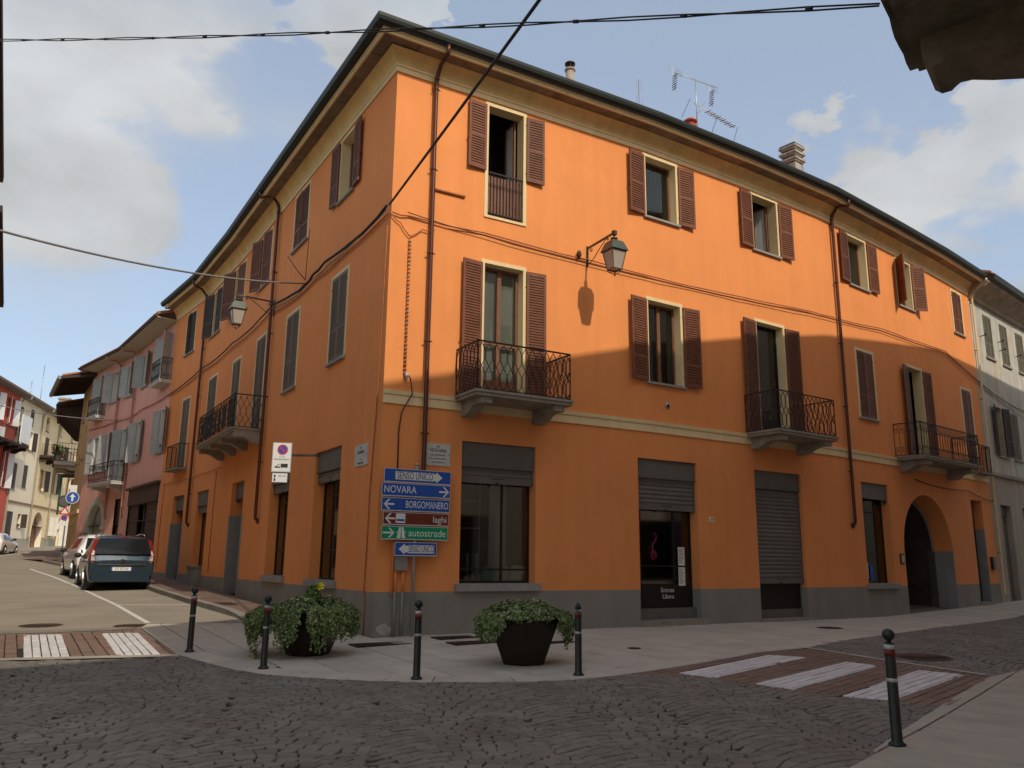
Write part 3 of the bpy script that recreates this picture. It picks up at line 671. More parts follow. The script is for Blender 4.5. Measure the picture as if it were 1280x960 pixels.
# carriage arch with a deep reveal and dark passage
a0, a1, za, zs, zt = RARC[0]; n = 20; cx, rx, rz = (a0 + a1) / 2, (a1 - a0) / 2, zt - zs
M = R_.frame(cx, 0); mb = MB(); pr = [(-rx, -.3), (-rx, 1.05)] ; arc = [(-rx * cos(pi * k / n), zs + rz * sin(pi * k / n)) for k in range(n + 1)]
def rev(P, m, y0, y1): 
    for p, q in zip(P, P[1:]): mb.face([(p[0], y0, p[1]), (q[0], y0, q[1]), (q[0], y1, q[1]), (p[0], y1, p[1])], m)
rev([(-rx, -.3), (-rx, zs)], GREYJ, 0, .62); rev(arc, ORANGE, 0, .62); rev([(rx, zs), (rx, -.3)], GREYJ, 0, .62)
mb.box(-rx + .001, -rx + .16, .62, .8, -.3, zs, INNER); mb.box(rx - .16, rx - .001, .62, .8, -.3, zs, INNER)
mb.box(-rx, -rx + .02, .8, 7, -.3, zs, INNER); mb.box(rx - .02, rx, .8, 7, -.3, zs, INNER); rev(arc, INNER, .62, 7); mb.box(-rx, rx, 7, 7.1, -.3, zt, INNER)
link('arched_passage', mb.data('arched_passage'), OB, M)
mb = MB()
ih = 14
pa = [(-rx * cos(pi * k / ih), zs + rz * sin(pi * k / ih)) for k in range(ih + 1)]; pb = [(-(rx + .0) * .90 * cos(pi * k / ih), zs + rz * .90 * sin(pi * k / ih)) for k in range(ih + 1)]
for k in range(ih): mb.face([(pa[k][0], .62, pa[k][1]), (pa[k + 1][0], .62, pa[k + 1][1]), (pb[k + 1][0], .62, pb[k + 1][1]), (pb[k][0], .62, pb[k][1])], GREYJ)
link('arch_frame', mb.data('arch_frame'), OB, M)
# narrow door at the far right
liner(OB, R_, *R1[4], .4, [(3.0, GREYJ), (99, ORANGE)])
f = R_.frame(24.07, 0); mb = MB(); mb.box(-.5, .5, .30, .36, .42, 3.3, DARKM, f); mb.box(-.5, .5, .28, .34, 3.3, 4.0, BOXM, f); mb.box(-.35, .35, .285, .30, 1.6, 3.1, CGLASS, f); wpart('door', mb, OB)
mb = MB(); mb.box(-.6, .6, -.12, .3, .1, .41, CONC, f); wpart('door_step', mb, OB)
f = R_.frame(25.0, 1.55); mb = MB(); mb.box(-.14, .14, -.1, 0, 0, .45, DARKM, f); wpart('letter_box', mb, OB)
f = R_.frame(17.7, 1.7); mb = MB(); mb.box(-.1, .1, -.04, 0, 0, .32, DARKM, f); mb.box(-.07, .07, -.045, -.04, .05, .27, SILV, f); wpart('intercom', mb, OB)
f = R_.frame(8.88, 2.66); mb = MB(); mb.box(-.09, .09, -.015, 0, 0, .14, CREAM, f); o = wpart('house_number', mb, OB)
link('lettering', text_mesh('10', .1, INK), OB, f @ Matrix.Translation((0, -.017, .07)) @ SL_)
f = R_.frame(7.49, 5.44); mb = MB(); mb.tube([f @ Vector((0, -.03, .04)), f @ Vector((0, .0, .04))], .075, SILV, n=12); mb.tube([f @ Vector((0, -.032, .04)), f @ Vector((0, -.03, .04))], .045, INK, n=12); wpart('flue_outlet', mb, OB)
q = MB(); cr_ = random.Random(2); q.face([R_.P(.22 + .16 * cos(k * .7) * cr_.uniform(.8, 1.2), .36 + .10 * sin(k * .7) * cr_.uniform(.7, 1.3), .004) for k in range(9)], mat('bare_plaster_patch', (.40, .38, .35), .9, var=.2, vs=12)); wpart('plaster_patch', q, OB)
# ---- ground floor openings, left front
for i in (0, 1): liner(OB, L_, *L1[i], .32, JL); big_sill(L_, *L1[i][:3]); shopfront(L_, *L1[i][:3], 3.45, [('v', .36), ('h', .86), ('h', .30)], depth=.26); roller(OB, L_, *L1[i][:2], L1[i][3], 3.67, 3.42)
for i in (2, 4):
    liner(OB, L_, *L1[i], .46, [(3.02, GREYJ), (99, ORANGE)]); roller(OB, L_, *L1[i][:2], L1[i][3], 3.54, 3.45, d=-.2)
    s0, s1, z0, z1 = L1[i]; f = L_.frame((s0 + s1) / 2, z0); X = (s1 - s0) / 2; mb = MB(); mb.box(-X, X, .38, .44, .0, 2.98, DARKM, f); mb.box(-X + .12, -.08, .365, .38, .5, 2.8, CGLASS, f); mb.box(.08, X - .12, .365, .38, .5, 2.8, CGLASS, f)
    mb.box(.1, .4, .355, .36, 1.4, 1.85, WHITE, f); wpart('door', mb, OB)
    mb = MB(); mb.box(-X - .06, X + .06, -.05, .38, -.1, .0, CONC, f); wpart('door_step', mb, OB)
    for x in (-X - .13, X): mb = MB(); mb.box(x + .001, x + .129, -.012, .0, -.3, 3.02 - z0, GREYJ, f); wpart('jamb_band', mb, OB)
liner(OB, L_, *L1[3], .32, JL); shopfront(L_, *L1[3][:3], 3.4, [('v', .5)], depth=.26); roller(OB, L_, *L1[3][:2], 4.10, 3.56, 3.3)
f = L_.frame(16.85, .7); mb = MB(); mb.box(-.75, .85, -.16, 0, 0, .62, PLINTH, f); mb.box(-.8, .9, -.2, 0, .62, .68, PLINTH, f); wpart('meter_box', mb, OB)
# ---- downpipes
pipe(OB, R_, .90, 12.28, 3.25, .70, 12.80, elbow=False); pipe(OB, R_, 14.90, 12.45, 2.82, .70, 12.80)
pipe(OB, L_, 8.98, 12.5, 2.75, .70, 12.80); pipe(OB, L_, 18.78, 12.2, 2.94, .70, 12.80)
pipe(OB, R_, 25.72, 12.2, .6, .70, 12.80, m=CREAM, r=.04, elbow=False)
# ---- small fittings: ledge pipe, conduits, corner cable, junction box
f = R_.frame(1.30, 9.6); mb = MB(); mb.tube([f @ Vector((-.42, -.03, .03)), f @ Vector((.42, -.03, .03))], .03, CABB, n=6); wpart('conduit', mb, OB)
mb = MB(); P = R_.P
mb.tube([P(.43, 8.33, .03), P(.44, 5.32, .03)], .022, CABB, n=6); 
for k in range(34): z = 5.4 + k * .087; mb.tube([P(.435, z, .035), P(.435, z + .03, .035)], .028 + random.uniform(0, .008), CABB if k % 3 else CABG, n=6)
wpart('cable_conduit', mb, OB)
mb = MB(); mb.tube([P(.47, 5.36, .05), P(.50, 5.32, .14), P(.53, 5.29, .12), P(.60, 4.98, .09), P(.52, 4.85, .09), P(.40, 4.6, .04), P(.36, 4.2, .02), P(.37, 3.3, .02)], .013, INK, n=6); mb.sphere(P(.47, 5.36, .09), .05, WHITE, 8, 6); wpart('cable_plug', mb, OB)
mb = MB(); mb.box(.36, .62, -.11, 0, 1.46, 1.74, SILV, R_.frame(0, 0)); wpart('junction_box', mb, OB)
for s in (.40, .56):
    mb = MB(); mb.tube([P(s, .2, .05), P(s, 1.05, .05)], .026, PLINTH, n=8); mb.tube([P(s, 1.05, .05), P(s, 1.5, .05)], .026, ORANGE, n=8)
    if s < .5: mb.tube([P(s - .06, 1.0, .05), P(s - .06, 3.2, .05)], .02, ORANGE, n=8)
    wpart('conduit', mb, OB)
mb = MB(); pts = [L_.P(.10, 8.6, .025), L_.P(.16, 7.5, .02), L_.P(.20, 5.8, .025), L_.P(.28, 4.6, .02), L_.P(.42, 3.0, .025), L_.P(.45, 1.8, .02), L_.P(.50, 1.05, .02), L_.P(.44, .95, .02), L_.P(.43, .2, .02)]
mb.tube(pts, .013, CABB, n=6); wpart('corner_cable', mb, OB)
def wallcable(pl, pts, m, r, name='wall_cable', parent=None, d=.05, seed=1, sag=.03):
    rn = random.Random(seed); mb = MB(); out_ = []
    for (s, z), (s2, z2) in zip(pts, pts[1:]):
        n = max(2, int(abs(s2 - s) / .7))
        for k in range(n): t = k / n; out_.append(pl.P(s + (s2 - s) * t, z + (z2 - z) * t - sag * sin(pi * t) + rn.uniform(-.008, .008), d + rn.uniform(-.01, .01)))
    out_.append(pl.P(*pts[-1], d)); mb.tube(out_, r, m, n=6); return wpart(name, mb, parent or OB)
wallcable(R_, [(-.0, 8.86), (.4, 8.86), (2.2, 8.88), (5.1, 8.80), (8.72, 8.78), (13.4, 9.02), (14.4, 9.04), (17.6, 9.26), (22.5, 9.36), (25.6, 8.72)], CABB, .016, seed=3)
wallcable(R_, [(.35, 8.92), (2.2, 8.80), (5.1, 8.70), (8.72, 8.72), (13.4, 8.92), (17.6, 9.18), (22.5, 9.28), (25.6, 8.66)], BLACK, .010, seed=5, d=.06)
wallcable(R_, [(-.0, 8.80), (.2, 8.66), (.42, 8.40)], CABB, .012, seed=6); wallcable(R_, [(.42, 8.40), (.70, 8.62), (1.0, 8.66)], CABB, .012, seed=7)
wallcable(L_, [(.0, 9.0), (1.0, 8.9), (1.87, 8.88), (4.05, 9.02), (4.9, 8.95), (5.58, 8.86), (6.6, 8.9), (8.95, 9.20)], BLACK, .034, d=.10, seed=8)
wallcable(L_, [(.0, 8.86), (2.6, 8.78), (4.9, 8.80), (6.6, 8.75), (8.9, 8.95)], CABB, .016, seed=9)
wallcable(L_, [(.05, 8.93), (2.6, 8.86), (4.9, 8.87), (6.6, 8.82), (8.9, 9.03)], CABG, .012, d=.08, seed=19)
wallcable(L_, [(8.95, 9.18), (14, 9.12), (18.8, 9.12), (SL, 8.75)], BLACK, .024, d=.09, seed=10, sag=.1)
wallcable(L_, [(8.95, 9.05), (14, 8.98), (18.8, 9.0), (SL, 8.70)], CABB, .014, seed=11, sag=.08)
wallcable(R_, [(19.0, 4.42), (21.0, 4.28), (23.3, 4.32), (25.6, 4.05)], BLACK, .014, seed=12)
wallcable(L_, [(14.2, 4.75), (17.5, 4.75), (22.8, 4.72)], CABB, .012, seed=13, sag=0.02)
for s, m in ((14.95, CABB), (22.75, CABB)): mb = MB(); mb.tube([L_.P(s, 4.72, .02), L_.P(s + .05, 3, .02), L_.P(s, 1.2, .02)], .012, m, n=5); wpart('cable_drop', mb, OB)
# chimneys on the roof
def roofz(d): return 12.99 + (.6 - d) * (2.61 / 6.6)
f = R_.frame(6.65, 0, -3); mb = MB(); mb.tube([f @ Vector((0, 0, roofz(-3) - .3)), f @ Vector((0, 0, 16.15))], .13, CONC, n=14); mb.tube([f @ Vector((0, 0, 16.15)), f @ Vector((0, 0, 16.2))], .165, CONC, n=14)
for k in range(6): a = k * pi / 3; mb.box(.11 * cos(a) - .015, .11 * cos(a) + .015, .11 * sin(a) - .015, .11 * sin(a) + .015, 16.2, 16.36, DARKM, f)
mb.tube([f @ Vector((0, 0, 16.36)), f @ Vector((0, 0, 16.40))], .16, DARKM, n=14); wpart('chimney', mb, OB)
CHG = mat('weathered_chimney_render', (.30, .28, .235), .9, var=.25, vs=3, streak=.25)
f = R_.frame(16.55, 0, -2.1); mb = MB(); mb.box(-.26, .26, -.26, .26, roofz(-2.1) - .3, 15.55, CHG, f)
for k in range(3): z = 15.55 + k * .24; mb.box(-.33, .33, -.33, .33, z + .12, z + .20, CHG, f); mb.box(-.28, .28, -.28, .28, z + .06, z + .12, CHG, f); mb.box(-.2, .2, -.2, .2, z, z + .06, INNER, f)
mb.box(-.3, .3, -.3, .3, 16.23, 16.29, DARKM, f); wpart('chimney', mb, OB)
f = R_.frame(10.35, 0, -1.6); mb = MB(); REDP = mat('red_clay_pot', (.34, .07, .045), .7)
for r, a, c in ((.15, 13.3, 14.72), (.20, 14.72, 14.78), (.14, 14.78, 14.92), (.21, 14.92, 14.96), (.12, 14.96, 15.03)): mb.tube([f @ Vector((0, 0, a)), f @ Vector((0, 0, c))], r, REDP, n=12)
wpart('chimney_pot', mb, OB)
# shop interior seen through the first window: display shelf with cushions, glasses, hanging clothes
f = R_.frame(2.72, 1.2); mb = MB(); mb.box(-.88, .88, .33, .95, -.06, 0, DARKM, f); wpart('display_shelf', mb, OB)
mb = MB(); mb.box(.42, .86, 1.2, 1.24, .0, 2.4, CURT, f); wpart('curtain', mb, OB)
mb = MB()
for x in (-.86, -.45, .05): mb.box(x, x + .03, 1.0, 1.03, -.9, 2.2, GREYJ, f)
for z in (.55, 1.15, 1.75): mb.box(-.86, .05, 1.0, 1.4, z, z + .03, GREYJ, f)
wpart('shelf_rack', mb, OB)
def cushion(x, z, m, s, rot, nm, lab):
    q = MB(); n = 6
    for sg in (1, -1):
        vs = []
        for i in range(n + 1):
            for j in range(n + 1):
                u, v = i / n * 2 - 1, j / n * 2 - 1; vs.append((u * s * (1 - .12 * v * v), sg * .09 * (1 - u ** 4) * (1 - v ** 4), v * s * (1 - .12 * u * u)))
        q.mesh(vs, [(i * (n + 1) + j, i * (n + 1) + j + 1, (i + 1) * (n + 1) + j + 1, (i + 1) * (n + 1) + j) for i in range(n) for j in range(n)], m, True)
    link('cushion', q.data('cushion'), None, f @ Matrix.Translation((x, .40, z)) @ Matrix.Rotation(rot, 4, 'Y') @ Matrix.Rotation(.3, 4, 'X'), label=lab, cat='cushion', group='cushions in the shop window')
cushion(-.02, .17, TEAL, .17, .25, 'cushion', 'teal cushion at the left of the three in the shop window')
cushion(.33, .18, STRP, .18, -.15, 'cushion', 'grey striped cushion in the middle of the shop window row')
cushion(.68, .19, CURT, .19, .1, 'cushion', 'pale crumpled cushion at the right corner of the shop window')
ORD = ['leftmost', 'second from the left', 'third from the left', 'middle', 'third from the right', 'second from the right', 'rightmost']
for k in range(7):
    q = MB(); q.lathe([(.035, 0), (.04, .02), (.045, .13 + .02 * (k % 3)), (.04, .14 + .02 * (k % 3))], SILV, (0, 0, 0), 8)
    link('glass_jar', q.data('glass_jar'), None, f @ Matrix.Translation((-.55 + k * .075, .42 + .05 * (k % 2), 0)), label='small metal jar, %s beside the shop window cushions' % ORD[k], cat='jar', group='jars on the display shelf')
for k in range(7):
    q = MB(); c = [(.25, .24, .23), (.10, .10, .11), (.35, .34, .30), (.12, .05, .05)][k % 4]; m = mat('garment_%d' % (k % 4), c, .9); x = -.80 + k * .12
    q.box(x, x + .07, .85, 1.0 - .02, .05 + .05 * (k % 3), .62, m, f); q.bar(f @ Vector((x + .035, .93, .62)), f @ Vector((x + .035, .93, .70)), .01, IRON)
    wthing('hanging_garment', q, f @ Vector((x, .9, .05)), label='dark garment, %s on the rail inside the shop window' % ORD[k], cat='clothes', group='clothes hung inside the shop')

# ================================================================== GROUND
def frange(a, b, s):
    r = []; x = a
    while x < b - 1e-6: r.append(x); x += s
    return r + [b]
xs = [-600, -300, -150, -80, -50, -35, -25, -18, -14] + frange(-12, -4.5, .75) + frange(-4, 0, .25) + [1, 3, 6, 10, 15, 22, 30, 45, 70, 120, 250, 600]
ys = [-300, -60, -20, -5, 3, 9] + frange(10, 17, .5) + frange(17.5, 41, .75) + [44, 47, 50, 55, 61, 67, 75, 85, 100, 130, 180, 260, 400, 900]
mb = MB(); nx = len(xs); mb.mesh([(x, y, G(x, y)) for y in ys for x in xs], [(j * nx + i, j * nx + i + 1, (j + 1) * nx + i + 1, (j + 1) * nx + i) for j in range(len(ys) - 1) for i in range(nx - 1)], ASPH)
ROAD = wthing('road', mb, (0, 0, 0), kind='structure')
def inside(x, y, P):
    c = False; j = len(P) - 1
    for i in range(len(P)):
        xi, yi = P[i]; xj, yj = P[j]
        if (yi > y) != (yj > y) and x < (xj - xi) * (y - yi) / (yj - yi) + xi: c = not c
        j = i
    return c
def area(P): return .5 * sum(P[i][0] * P[(i + 1) % len(P)][1] - P[(i + 1) % len(P)][0] * P[i][1] for i in range(len(P)))
def clip(P, C):
    """Sutherland-Hodgman: subject P against convex counter-clockwise C"""
    for i in range(len(C)):
        a, b = C[i], C[(i + 1) % len(C)]; out_ = []
        if not P: return []
        f = lambda p: (b[0] - a[0]) * (p[1] - a[1]) - (b[1] - a[1]) * (p[0] - a[0])
        for k in range(len(P)):
            p, q = P[k], P[(k + 1) % len(P)]; fp, fq = f(p), f(q)
            if fp >= 0: out_.append(p)
            if (fp >= 0) != (fq >= 0): t = fp / (fp - fq); out_.append((p[0] + (q[0] - p[0]) * t, p[1] + (q[1] - p[1]) * t))
        P = out_
    return P
def drape(mb, P, m, up, cell=.5, x0=None):
    """thin sheet over polygon P following the ground (clipped into cells)"""
    X = [p[0] for p in P]; Y = [p[1] for p in P]
    for i in range(int(math.floor(min(X) / cell)), int(math.ceil(max(X) / cell))):
        for j in range(int(math.floor(min(Y) / cell)), int(math.ceil(max(Y) / cell))):
            q = clip(P, [(i * cell, j * cell), ((i + 1) * cell, j * cell), ((i + 1) * cell, (j + 1) * cell), (i * cell, (j + 1) * cell)])
            if len(q) >= 3 and abs(area(q)) > 1e-4: mb.face([(x, y, G(x, y) + up(x, y) if callable(up) else G(x, y) + up) for x, y in q], m)
def stone(mb, q, m, top, hgt=.05, bev=.006, dz=0):
    """one slab: polygon q with bevelled rim"""
    cx = sum(p[0] for p in q) / len(q); cy = sum(p[1] for p in q) / len(q)
    T = top if callable(top) else (lambda x, y: G(x, y) + top)
    def sh(p, e): 
        d = hypot(p[0] - cx, p[1] - cy) or 1; k = max(0, 1 - e / d); return (cx + (p[0] - cx) * k, cy + (p[1] - cy) * k)
    a = [(x, y, T(x, y) - hgt) for x, y in q]; b = [(x, y, T(x, y) - bev + dz) for x, y in q]; c = [(*sh(p, bev * 1.4), 0) for p in q]; c = [(x, y, T(x, y) + dz) for x, y, _ in c]; n = len(q)
    mb.mesh(a + b + c, [(k, (k + 1) % n, n + (k + 1) % n, n + k) for k in range(n)] + [(n + k, n + (k + 1) % n, 2 * n + (k + 1) % n, 2 * n + k) for k in range(n)] + [tuple(range(2 * n, 3 * n))], m)
def pave(parent, P, ang, cw, ch, m, top, name, joint=.007, jit=.0, org=(0, 0), stag=.5, minarea=.02, maxn=300, bev=.006, excl=None, dzj=.002):
    if area(P) < 0: P = P[::-1]
    ca, sa = cos(ang), sin(ang); loc = [((x - org[0]) * ca + (y - org[1]) * sa, -(x - org[0]) * sa + (y - org[1]) * ca) for x, y in P]
    U = [p[0] for p in loc]; V = [p[1] for p in loc]; cells = []
    for j in range(int(math.floor(min(V) / ch)) - 1, int(math.ceil(max(V) / ch)) + 1):
        off = (j % 2) * stag * cw
        for i in range(int(math.floor(min(U) / cw)) - 2, int(math.ceil(max(U) / cw)) + 1):
            e = joint / 2; u0, u1 = i * cw + off + e, (i + 1) * cw + off - e; v0, v1 = j * ch + e, (j + 1) * ch - e
            if jit: u0 += random.uniform(0, jit); u1 -= random.uniform(0, jit); v0 += random.uniform(0, jit); v1 -= random.uniform(0, jit)
            c = [(org[0] + u * ca - v * sa, org[1] + u * sa + v * ca) for u, v in ((u0, v0), (u1, v0), (u1, v1), (u0, v1))]
            q = clip(P, c); qq = []
            for p in q:
                if not qq or hypot(p[0] - qq[-1][0], p[1] - qq[-1][1]) > .004: qq.append(p)
            if len(qq) < 3 or abs(area(qq)) < minarea: continue
            mx_, my_ = sum(p[0] for p in qq) / len(qq), sum(p[1] for p in qq) / len(qq)
            if excl and excl(mx_, my_): continue
            cells.append((hypot(mx_, my_) + (50 if abs(mx_) > .68 * my_ + .8 else 0), qq))
    cells.sort(key=lambda t: t[0])
    for d, q in cells[:maxn]:
        mb = MB(); stone(mb, q, m, top, bev=bev, dz=random.uniform(-dzj, dzj)); wpart(name, mb, parent)
    if len(cells) > maxn:
        mb = MB()
        for d, q in cells[maxn:]: stone(mb, q, m, top, bev=bev, dz=random.uniform(-dzj, dzj))
        wpart(name + '_field', mb, parent, kind='stuff')
    return len(cells)
EDGE = [(-5.38, 13.88), (-4.56, 13.0), (-3.95, 12.40), (-3.43, 12.04), (-2.52, 11.70), (-1.7, 11.50), (-1.02, 11.45), (.09, 11.50), (.85, 11.72), (1.51, 12.11), (2.4, 12.85), (3.39, 13.77), (4.25, 14.64), (5.37, 15.40), (9.11, 19.09), (12.3, 22.3), (15.84, 26.03), (22, 32.2), (30, 39.6)]
def offset(P, d):
    r = []
    for i, p in enumerate(P):
        a = P[max(i - 1, 0)]; b = P[min(i + 1, len(P) - 1)]; t = Vector((b[0] - a[0], b[1] - a[1])).normalized(); r.append((p[0] - t.y * d, p[1] + t.x * d))
    return r
INN = offset(EDGE, .46)
KERBL = [(-5.75, 18.85), (-6.5, 20.2), (-9.05, 23.95), (-13.0, 30.1), (-17.6, 36.5), (-22.3, 42.6), (-27.0, 48.3)]
WALLR = [(30.5, 41.9), (21.3, 33.9)] + [p for p in reversed(RP)]
CORN = [EDGE[0]] + INN + WALLR + [(-4.35, 19.03), (-5.75, 18.85), (-7.8, 18.35), (-7.62, 17.55)]
PAV = wthing('corner_pavement', (lambda m_: (drape(m_, EDGE + WALLR + [(-4.35, 19.03), (-5.75, 18.85), (-7.8, 18.35), (-7.62, 17.55)], BED, .012), m_)[1])(MB()), (0, 0, 0), kind='structure')
PT = .030
pave(PAV, CORN, radians(121.3), 1.25, .62, GRAN, PT, 'paving_slab', org=(-2.6, 16.15), joint=.020, maxn=262, stag=.37)
for a, b, c, d in zip(EDGE, EDGE[1:], INN[1:], INN):   # edge ring of long kerb slabs
    L = hypot(b[0] - a[0], b[1] - a[1]); n = max(1, round(L / 1.15))
    for k in range(n):
        t0, t1 = k / n + .007, (k + 1) / n - .007; mixp = lambda p, q, t: (p[0] + (q[0] - p[0]) * t, p[1] + (q[1] - p[1]) * t)
        mb = MB(); q = [mixp(a, b, t0), mixp(a, b, t1), mixp(mixp(d, c, t1), mixp(a, b, t1), .01), mixp(mixp(d, c, t0), mixp(a, b, t0), .01)]; stone(mb, q, GRAN, PT, dz=random.uniform(-.001, .002)); wpart('edge_slab', mb, PAV)
# near pavement (right) where the bollard stands
NEARP = [(-2.4, 1.2), (2.89, 7.32), (4.0, 8.81), (5.45, 10.62), (6.89, 12.32), (7.82, 13.03), (12, 17.6), (18, 23.9), (22, 24.5), (9.5, 8.5), (4.6, 3.2), (2.6, .2)]
NP = wthing('near_pavement', (lambda m_: (drape(m_, NEARP, BED, .010), m_)[1])(MB()), (0, 0, 0), kind='structure')
pave(NP, NEARP, radians(49.5), .62, 1.42, GRANW, .032, 'paving_slab', org=(2.89, 7.32), joint=.020, maxn=140, stag=.5)
# crossings
XR = [(1.75, 12.30), (2.9, 12.0 - .12), (3.68, 11.0), (5.10, 10.08), (6.93, 12.16), (6.85, 12.5), (5.34, 15.30), (4.25, 14.60), (3.42, 13.74), (2.42, 12.82)]
STR = [[(2.45, 12.37), (2.90, 12.0), (4.93, 14.15), (4.33, 14.37)], [(3.3, 11.54), (3.68, 11.13), (5.73, 13.27), (5.41, 13.69)], [(4.15, 10.74), (4.62, 10.43), (6.62, 12.47), (6.18, 12.91)]]
XL = [(-14.3, 11.72), (-7.87, 13.32), (-5.42, 13.95), (-7.62, 17.4), (-7.9, 16.95), (-9.2, 16.4), (-16.0, 14.7)]
STL = [[(-9.21 - k * 1.30, 16.14 - k * .36), (-8.56 - k * 1.30, 16.30 - k * .36), (-6.96 - k * 1.30, 13.58 - k * .33), (-7.62 - k * 1.30, 13.43 - k * .33)] for k in (-1, 0, 1, 2, 3)]
CR = wthing('crossing_bed', (lambda m_: (drape(m_, XR, BED, .014), drape(m_, XL, BED, .006), m_)[2])(MB()), (0, 0, 0), kind='structure')
def grow(P, k):
    cx = sum(p[0] for p in P) / 4; cy = sum(p[1] for p in P) / 4; return [(cx + (x - cx) * k, cy + (y - cy) * k) for x, y in P]
inst = lambda Q: (lambda x, y: any(inside(x, y, s) for s in Q))
for s in STR: a = atan2(s[2][1] - s[1][1], s[2][0] - s[1][0]); pave(CR, s, a, .46, .128, WSTONE, .034, 'white_stone', org=s[0], joint=.011, minarea=.004, jit=.004, maxn=40, dzj=.003)
for s in STL: a = atan2(s[0][1] - s[3][1], s[0][0] - s[3][0]); pave(CR, s, a, .52, .128, WSTONE, .026, 'white_stone', org=s[3], joint=.010, minarea=.004, jit=.006, maxn=40, dzj=.003)
pave(CR, XR, radians(46.5), .30, .14, RSTONE, .030, 'red_stone', org=(3, 12), joint=.008, minarea=.003, jit=.006, maxn=140, excl=inst([grow(s, 1.0) for s in STR]), dzj=.003)
pave(CR, XL, radians(121), .36, .18, RSTONE, .022, 'red_stone', org=(-7, 14), joint=.010, minarea=.003, jit=.008, maxn=150, excl=inst(STL), dzj=.003)
# pale border strips either side of the left crossing
mb = MB(); 
for a, b in (((-18, 10.55), (-7.87, 13.05)), ((-7.87, 13.05), (-5.30, 13.72))):
    t = Vector((b[0] - a[0], b[1] - a[1])).normalized(); drape(mb, [a, b, (b[0] - t.y * .26, b[1] + t.x * .26), (a[0] - t.y * .26, a[1] + t.x * .26)], GRANW, .02)
drape(mb, [(-16, 14.85), (-9.2, 16.55), (-7.95, 17.15), (-7.7, 17.7), (-8.0, 17.75), (-9.4, 17.0), (-16, 15.35)], KERB, .012)
t_ = [(4.20, 14.70), (5.34, 15.42), (6.98, 12.52), (6.88, 12.46), (5.32, 15.27), (4.24, 14.58)]; drape(mb, t_, GRAN, .037, cell=.5)
wthing('crossing_border', mb, (0, 0, 0), kind='structure')
# setts ----------------------------------------------------------
CP = EDGE + WALLR + [(-8, 18.4), (-7.62, 17.5)]
def settok(x, y):
    if y > 2.4 and inside(x, y, CP): return False
    if inside(x, y, NEARP) or inside(x, y, XR): return False
    if x < -5.2 and y > 13.02 + (x + 7.87) * (.247 if x < -7.87 else .26): return False
    if x < 4 and y > 14.6: return False
    return -19 < x and y < 40 and x > -19
BEDP = [(-19, -2), (6, -2), (40, 34), (40, 46), (30, 41.2)] + WALLR[1:-1] + [(-2.6, 16.1), (-5.4, 14.2), (-5.3, 13.72), (-7.87, 13.05), (-19, 10.3)]
mb = MB(); drape(mb, BEDP, BED, .006, cell=.5); SB = wthing('sett_street', mb, (0, 0, 0), kind='structure')
S_ = .158; cand = []; PER = 1.62
def slope(u): f = u / PER - math.floor(u / PER); return -4 * .50 / PER * (2 * f - 1)
def warp(u, v):     # segmental arcs, 1.6 m wide, as the setts are laid
    f = u / PER - math.floor(u / PER); x = u; y = v + .50 * (1 - (2 * f - 1) ** 2) + .05 * sin(u * 1.3 + v)
    a = radians(9); return (x * cos(a) - y * sin(a) + .04 * sin(v * 2.1), x * sin(a) + y * cos(a))
def up(u): m = slope(u); return u - m * S_ / (1 + m * m) * .9
def rnv(i, j): return random.Random(i * 73856 + j * 19349).uniform(-.026, .026)
def rowy(j, u): k = math.floor(u / .15); f = u / .15 - k; return j * S_ + rnv(k, j) * (1 - f) + rnv(k + 1, j) * f
for j in range(-40, 230):
    rr = random.Random(j * 7919 + 11); u = -17.0 + rr.uniform(0, .1)
    while u < 46:
        w = rr.uniform(.11, .18); x, y = warp(u + w / 2, (j + .5) * S_)
        if 4.8 < y < 34 and abs(x) <= .70 * y + 1.6 and not (y > 16 and x < 4) and (settok(x, y) or x > -5.2):
            sk = rr.uniform(-.022, .022); sl = rnv(int(u * 50), j + 999); a0, a1, b1, b0 = u + sl, u + w + sk, u + w - sk, u - sl
            b0, b1 = up(b0), up(b1); q = [warp(a0, rowy(j, a0)), warp(a1, rowy(j, a1)), warp(b1, rowy(j + 1, b1)), warp(b0, rowy(j + 1, b0))]
            if (x > -5.3 and any(settok(*p) for p in q)) or all(settok(*p) for p in q): cand.append(((hypot(x, y) if abs(x) < .655 * y and y > 6.95 else 1e3 + hypot(x, y)), q, j * 131 + len(cand)))
        u += w
cand.sort(key=lambda t: t[0])
def sett(mb, q, seed):
    rr = random.Random(seed * 31 + 5); cx = sum(p[0] for p in q) / 4; cy = sum(p[1] for p in q) / 4; k0 = rr.uniform(.90, .97); k1 = k0 - .10; z = rr.uniform(-.003, .004) + .024; tx, ty = rr.uniform(-.05, .05), rr.uniform(-.05, .05)
    g = G(cx, cy); o = [(cx + (x - cx) * k0, cy + (y - cy) * k0) for x, y in q]; c = [(cx + (x - cx) * k1, cy + (y - cy) * k1) for x, y in q]
    a = [(x, y, g + .001) for x, y in o]; b = [(x, y, g + z - .010 + (x - cx) * tx + (y - cy) * ty) for x, y in o]; t = [(x, y, g + z + (x - cx) * tx + (y - cy) * ty) for x, y in c]
    mb.mesh(a + b + t, [(0, 1, 5, 4), (1, 2, 6, 5), (2, 3, 7, 6), (3, 0, 4, 7), (4, 5, 9, 8), (5, 6, 10, 9), (6, 7, 11, 10), (7, 4, 8, 11), (8, 9, 10, 11)], SETT)
for d, q, sdd in cand[:300]: mb = MB(); sett(mb, q, sdd); wpart('sett', mb, SB)
mb = MB()
for d, q, sdd in cand[300:]: sett(mb, q, sdd)
wpart('sett_field', mb, SB, kind='stuff')
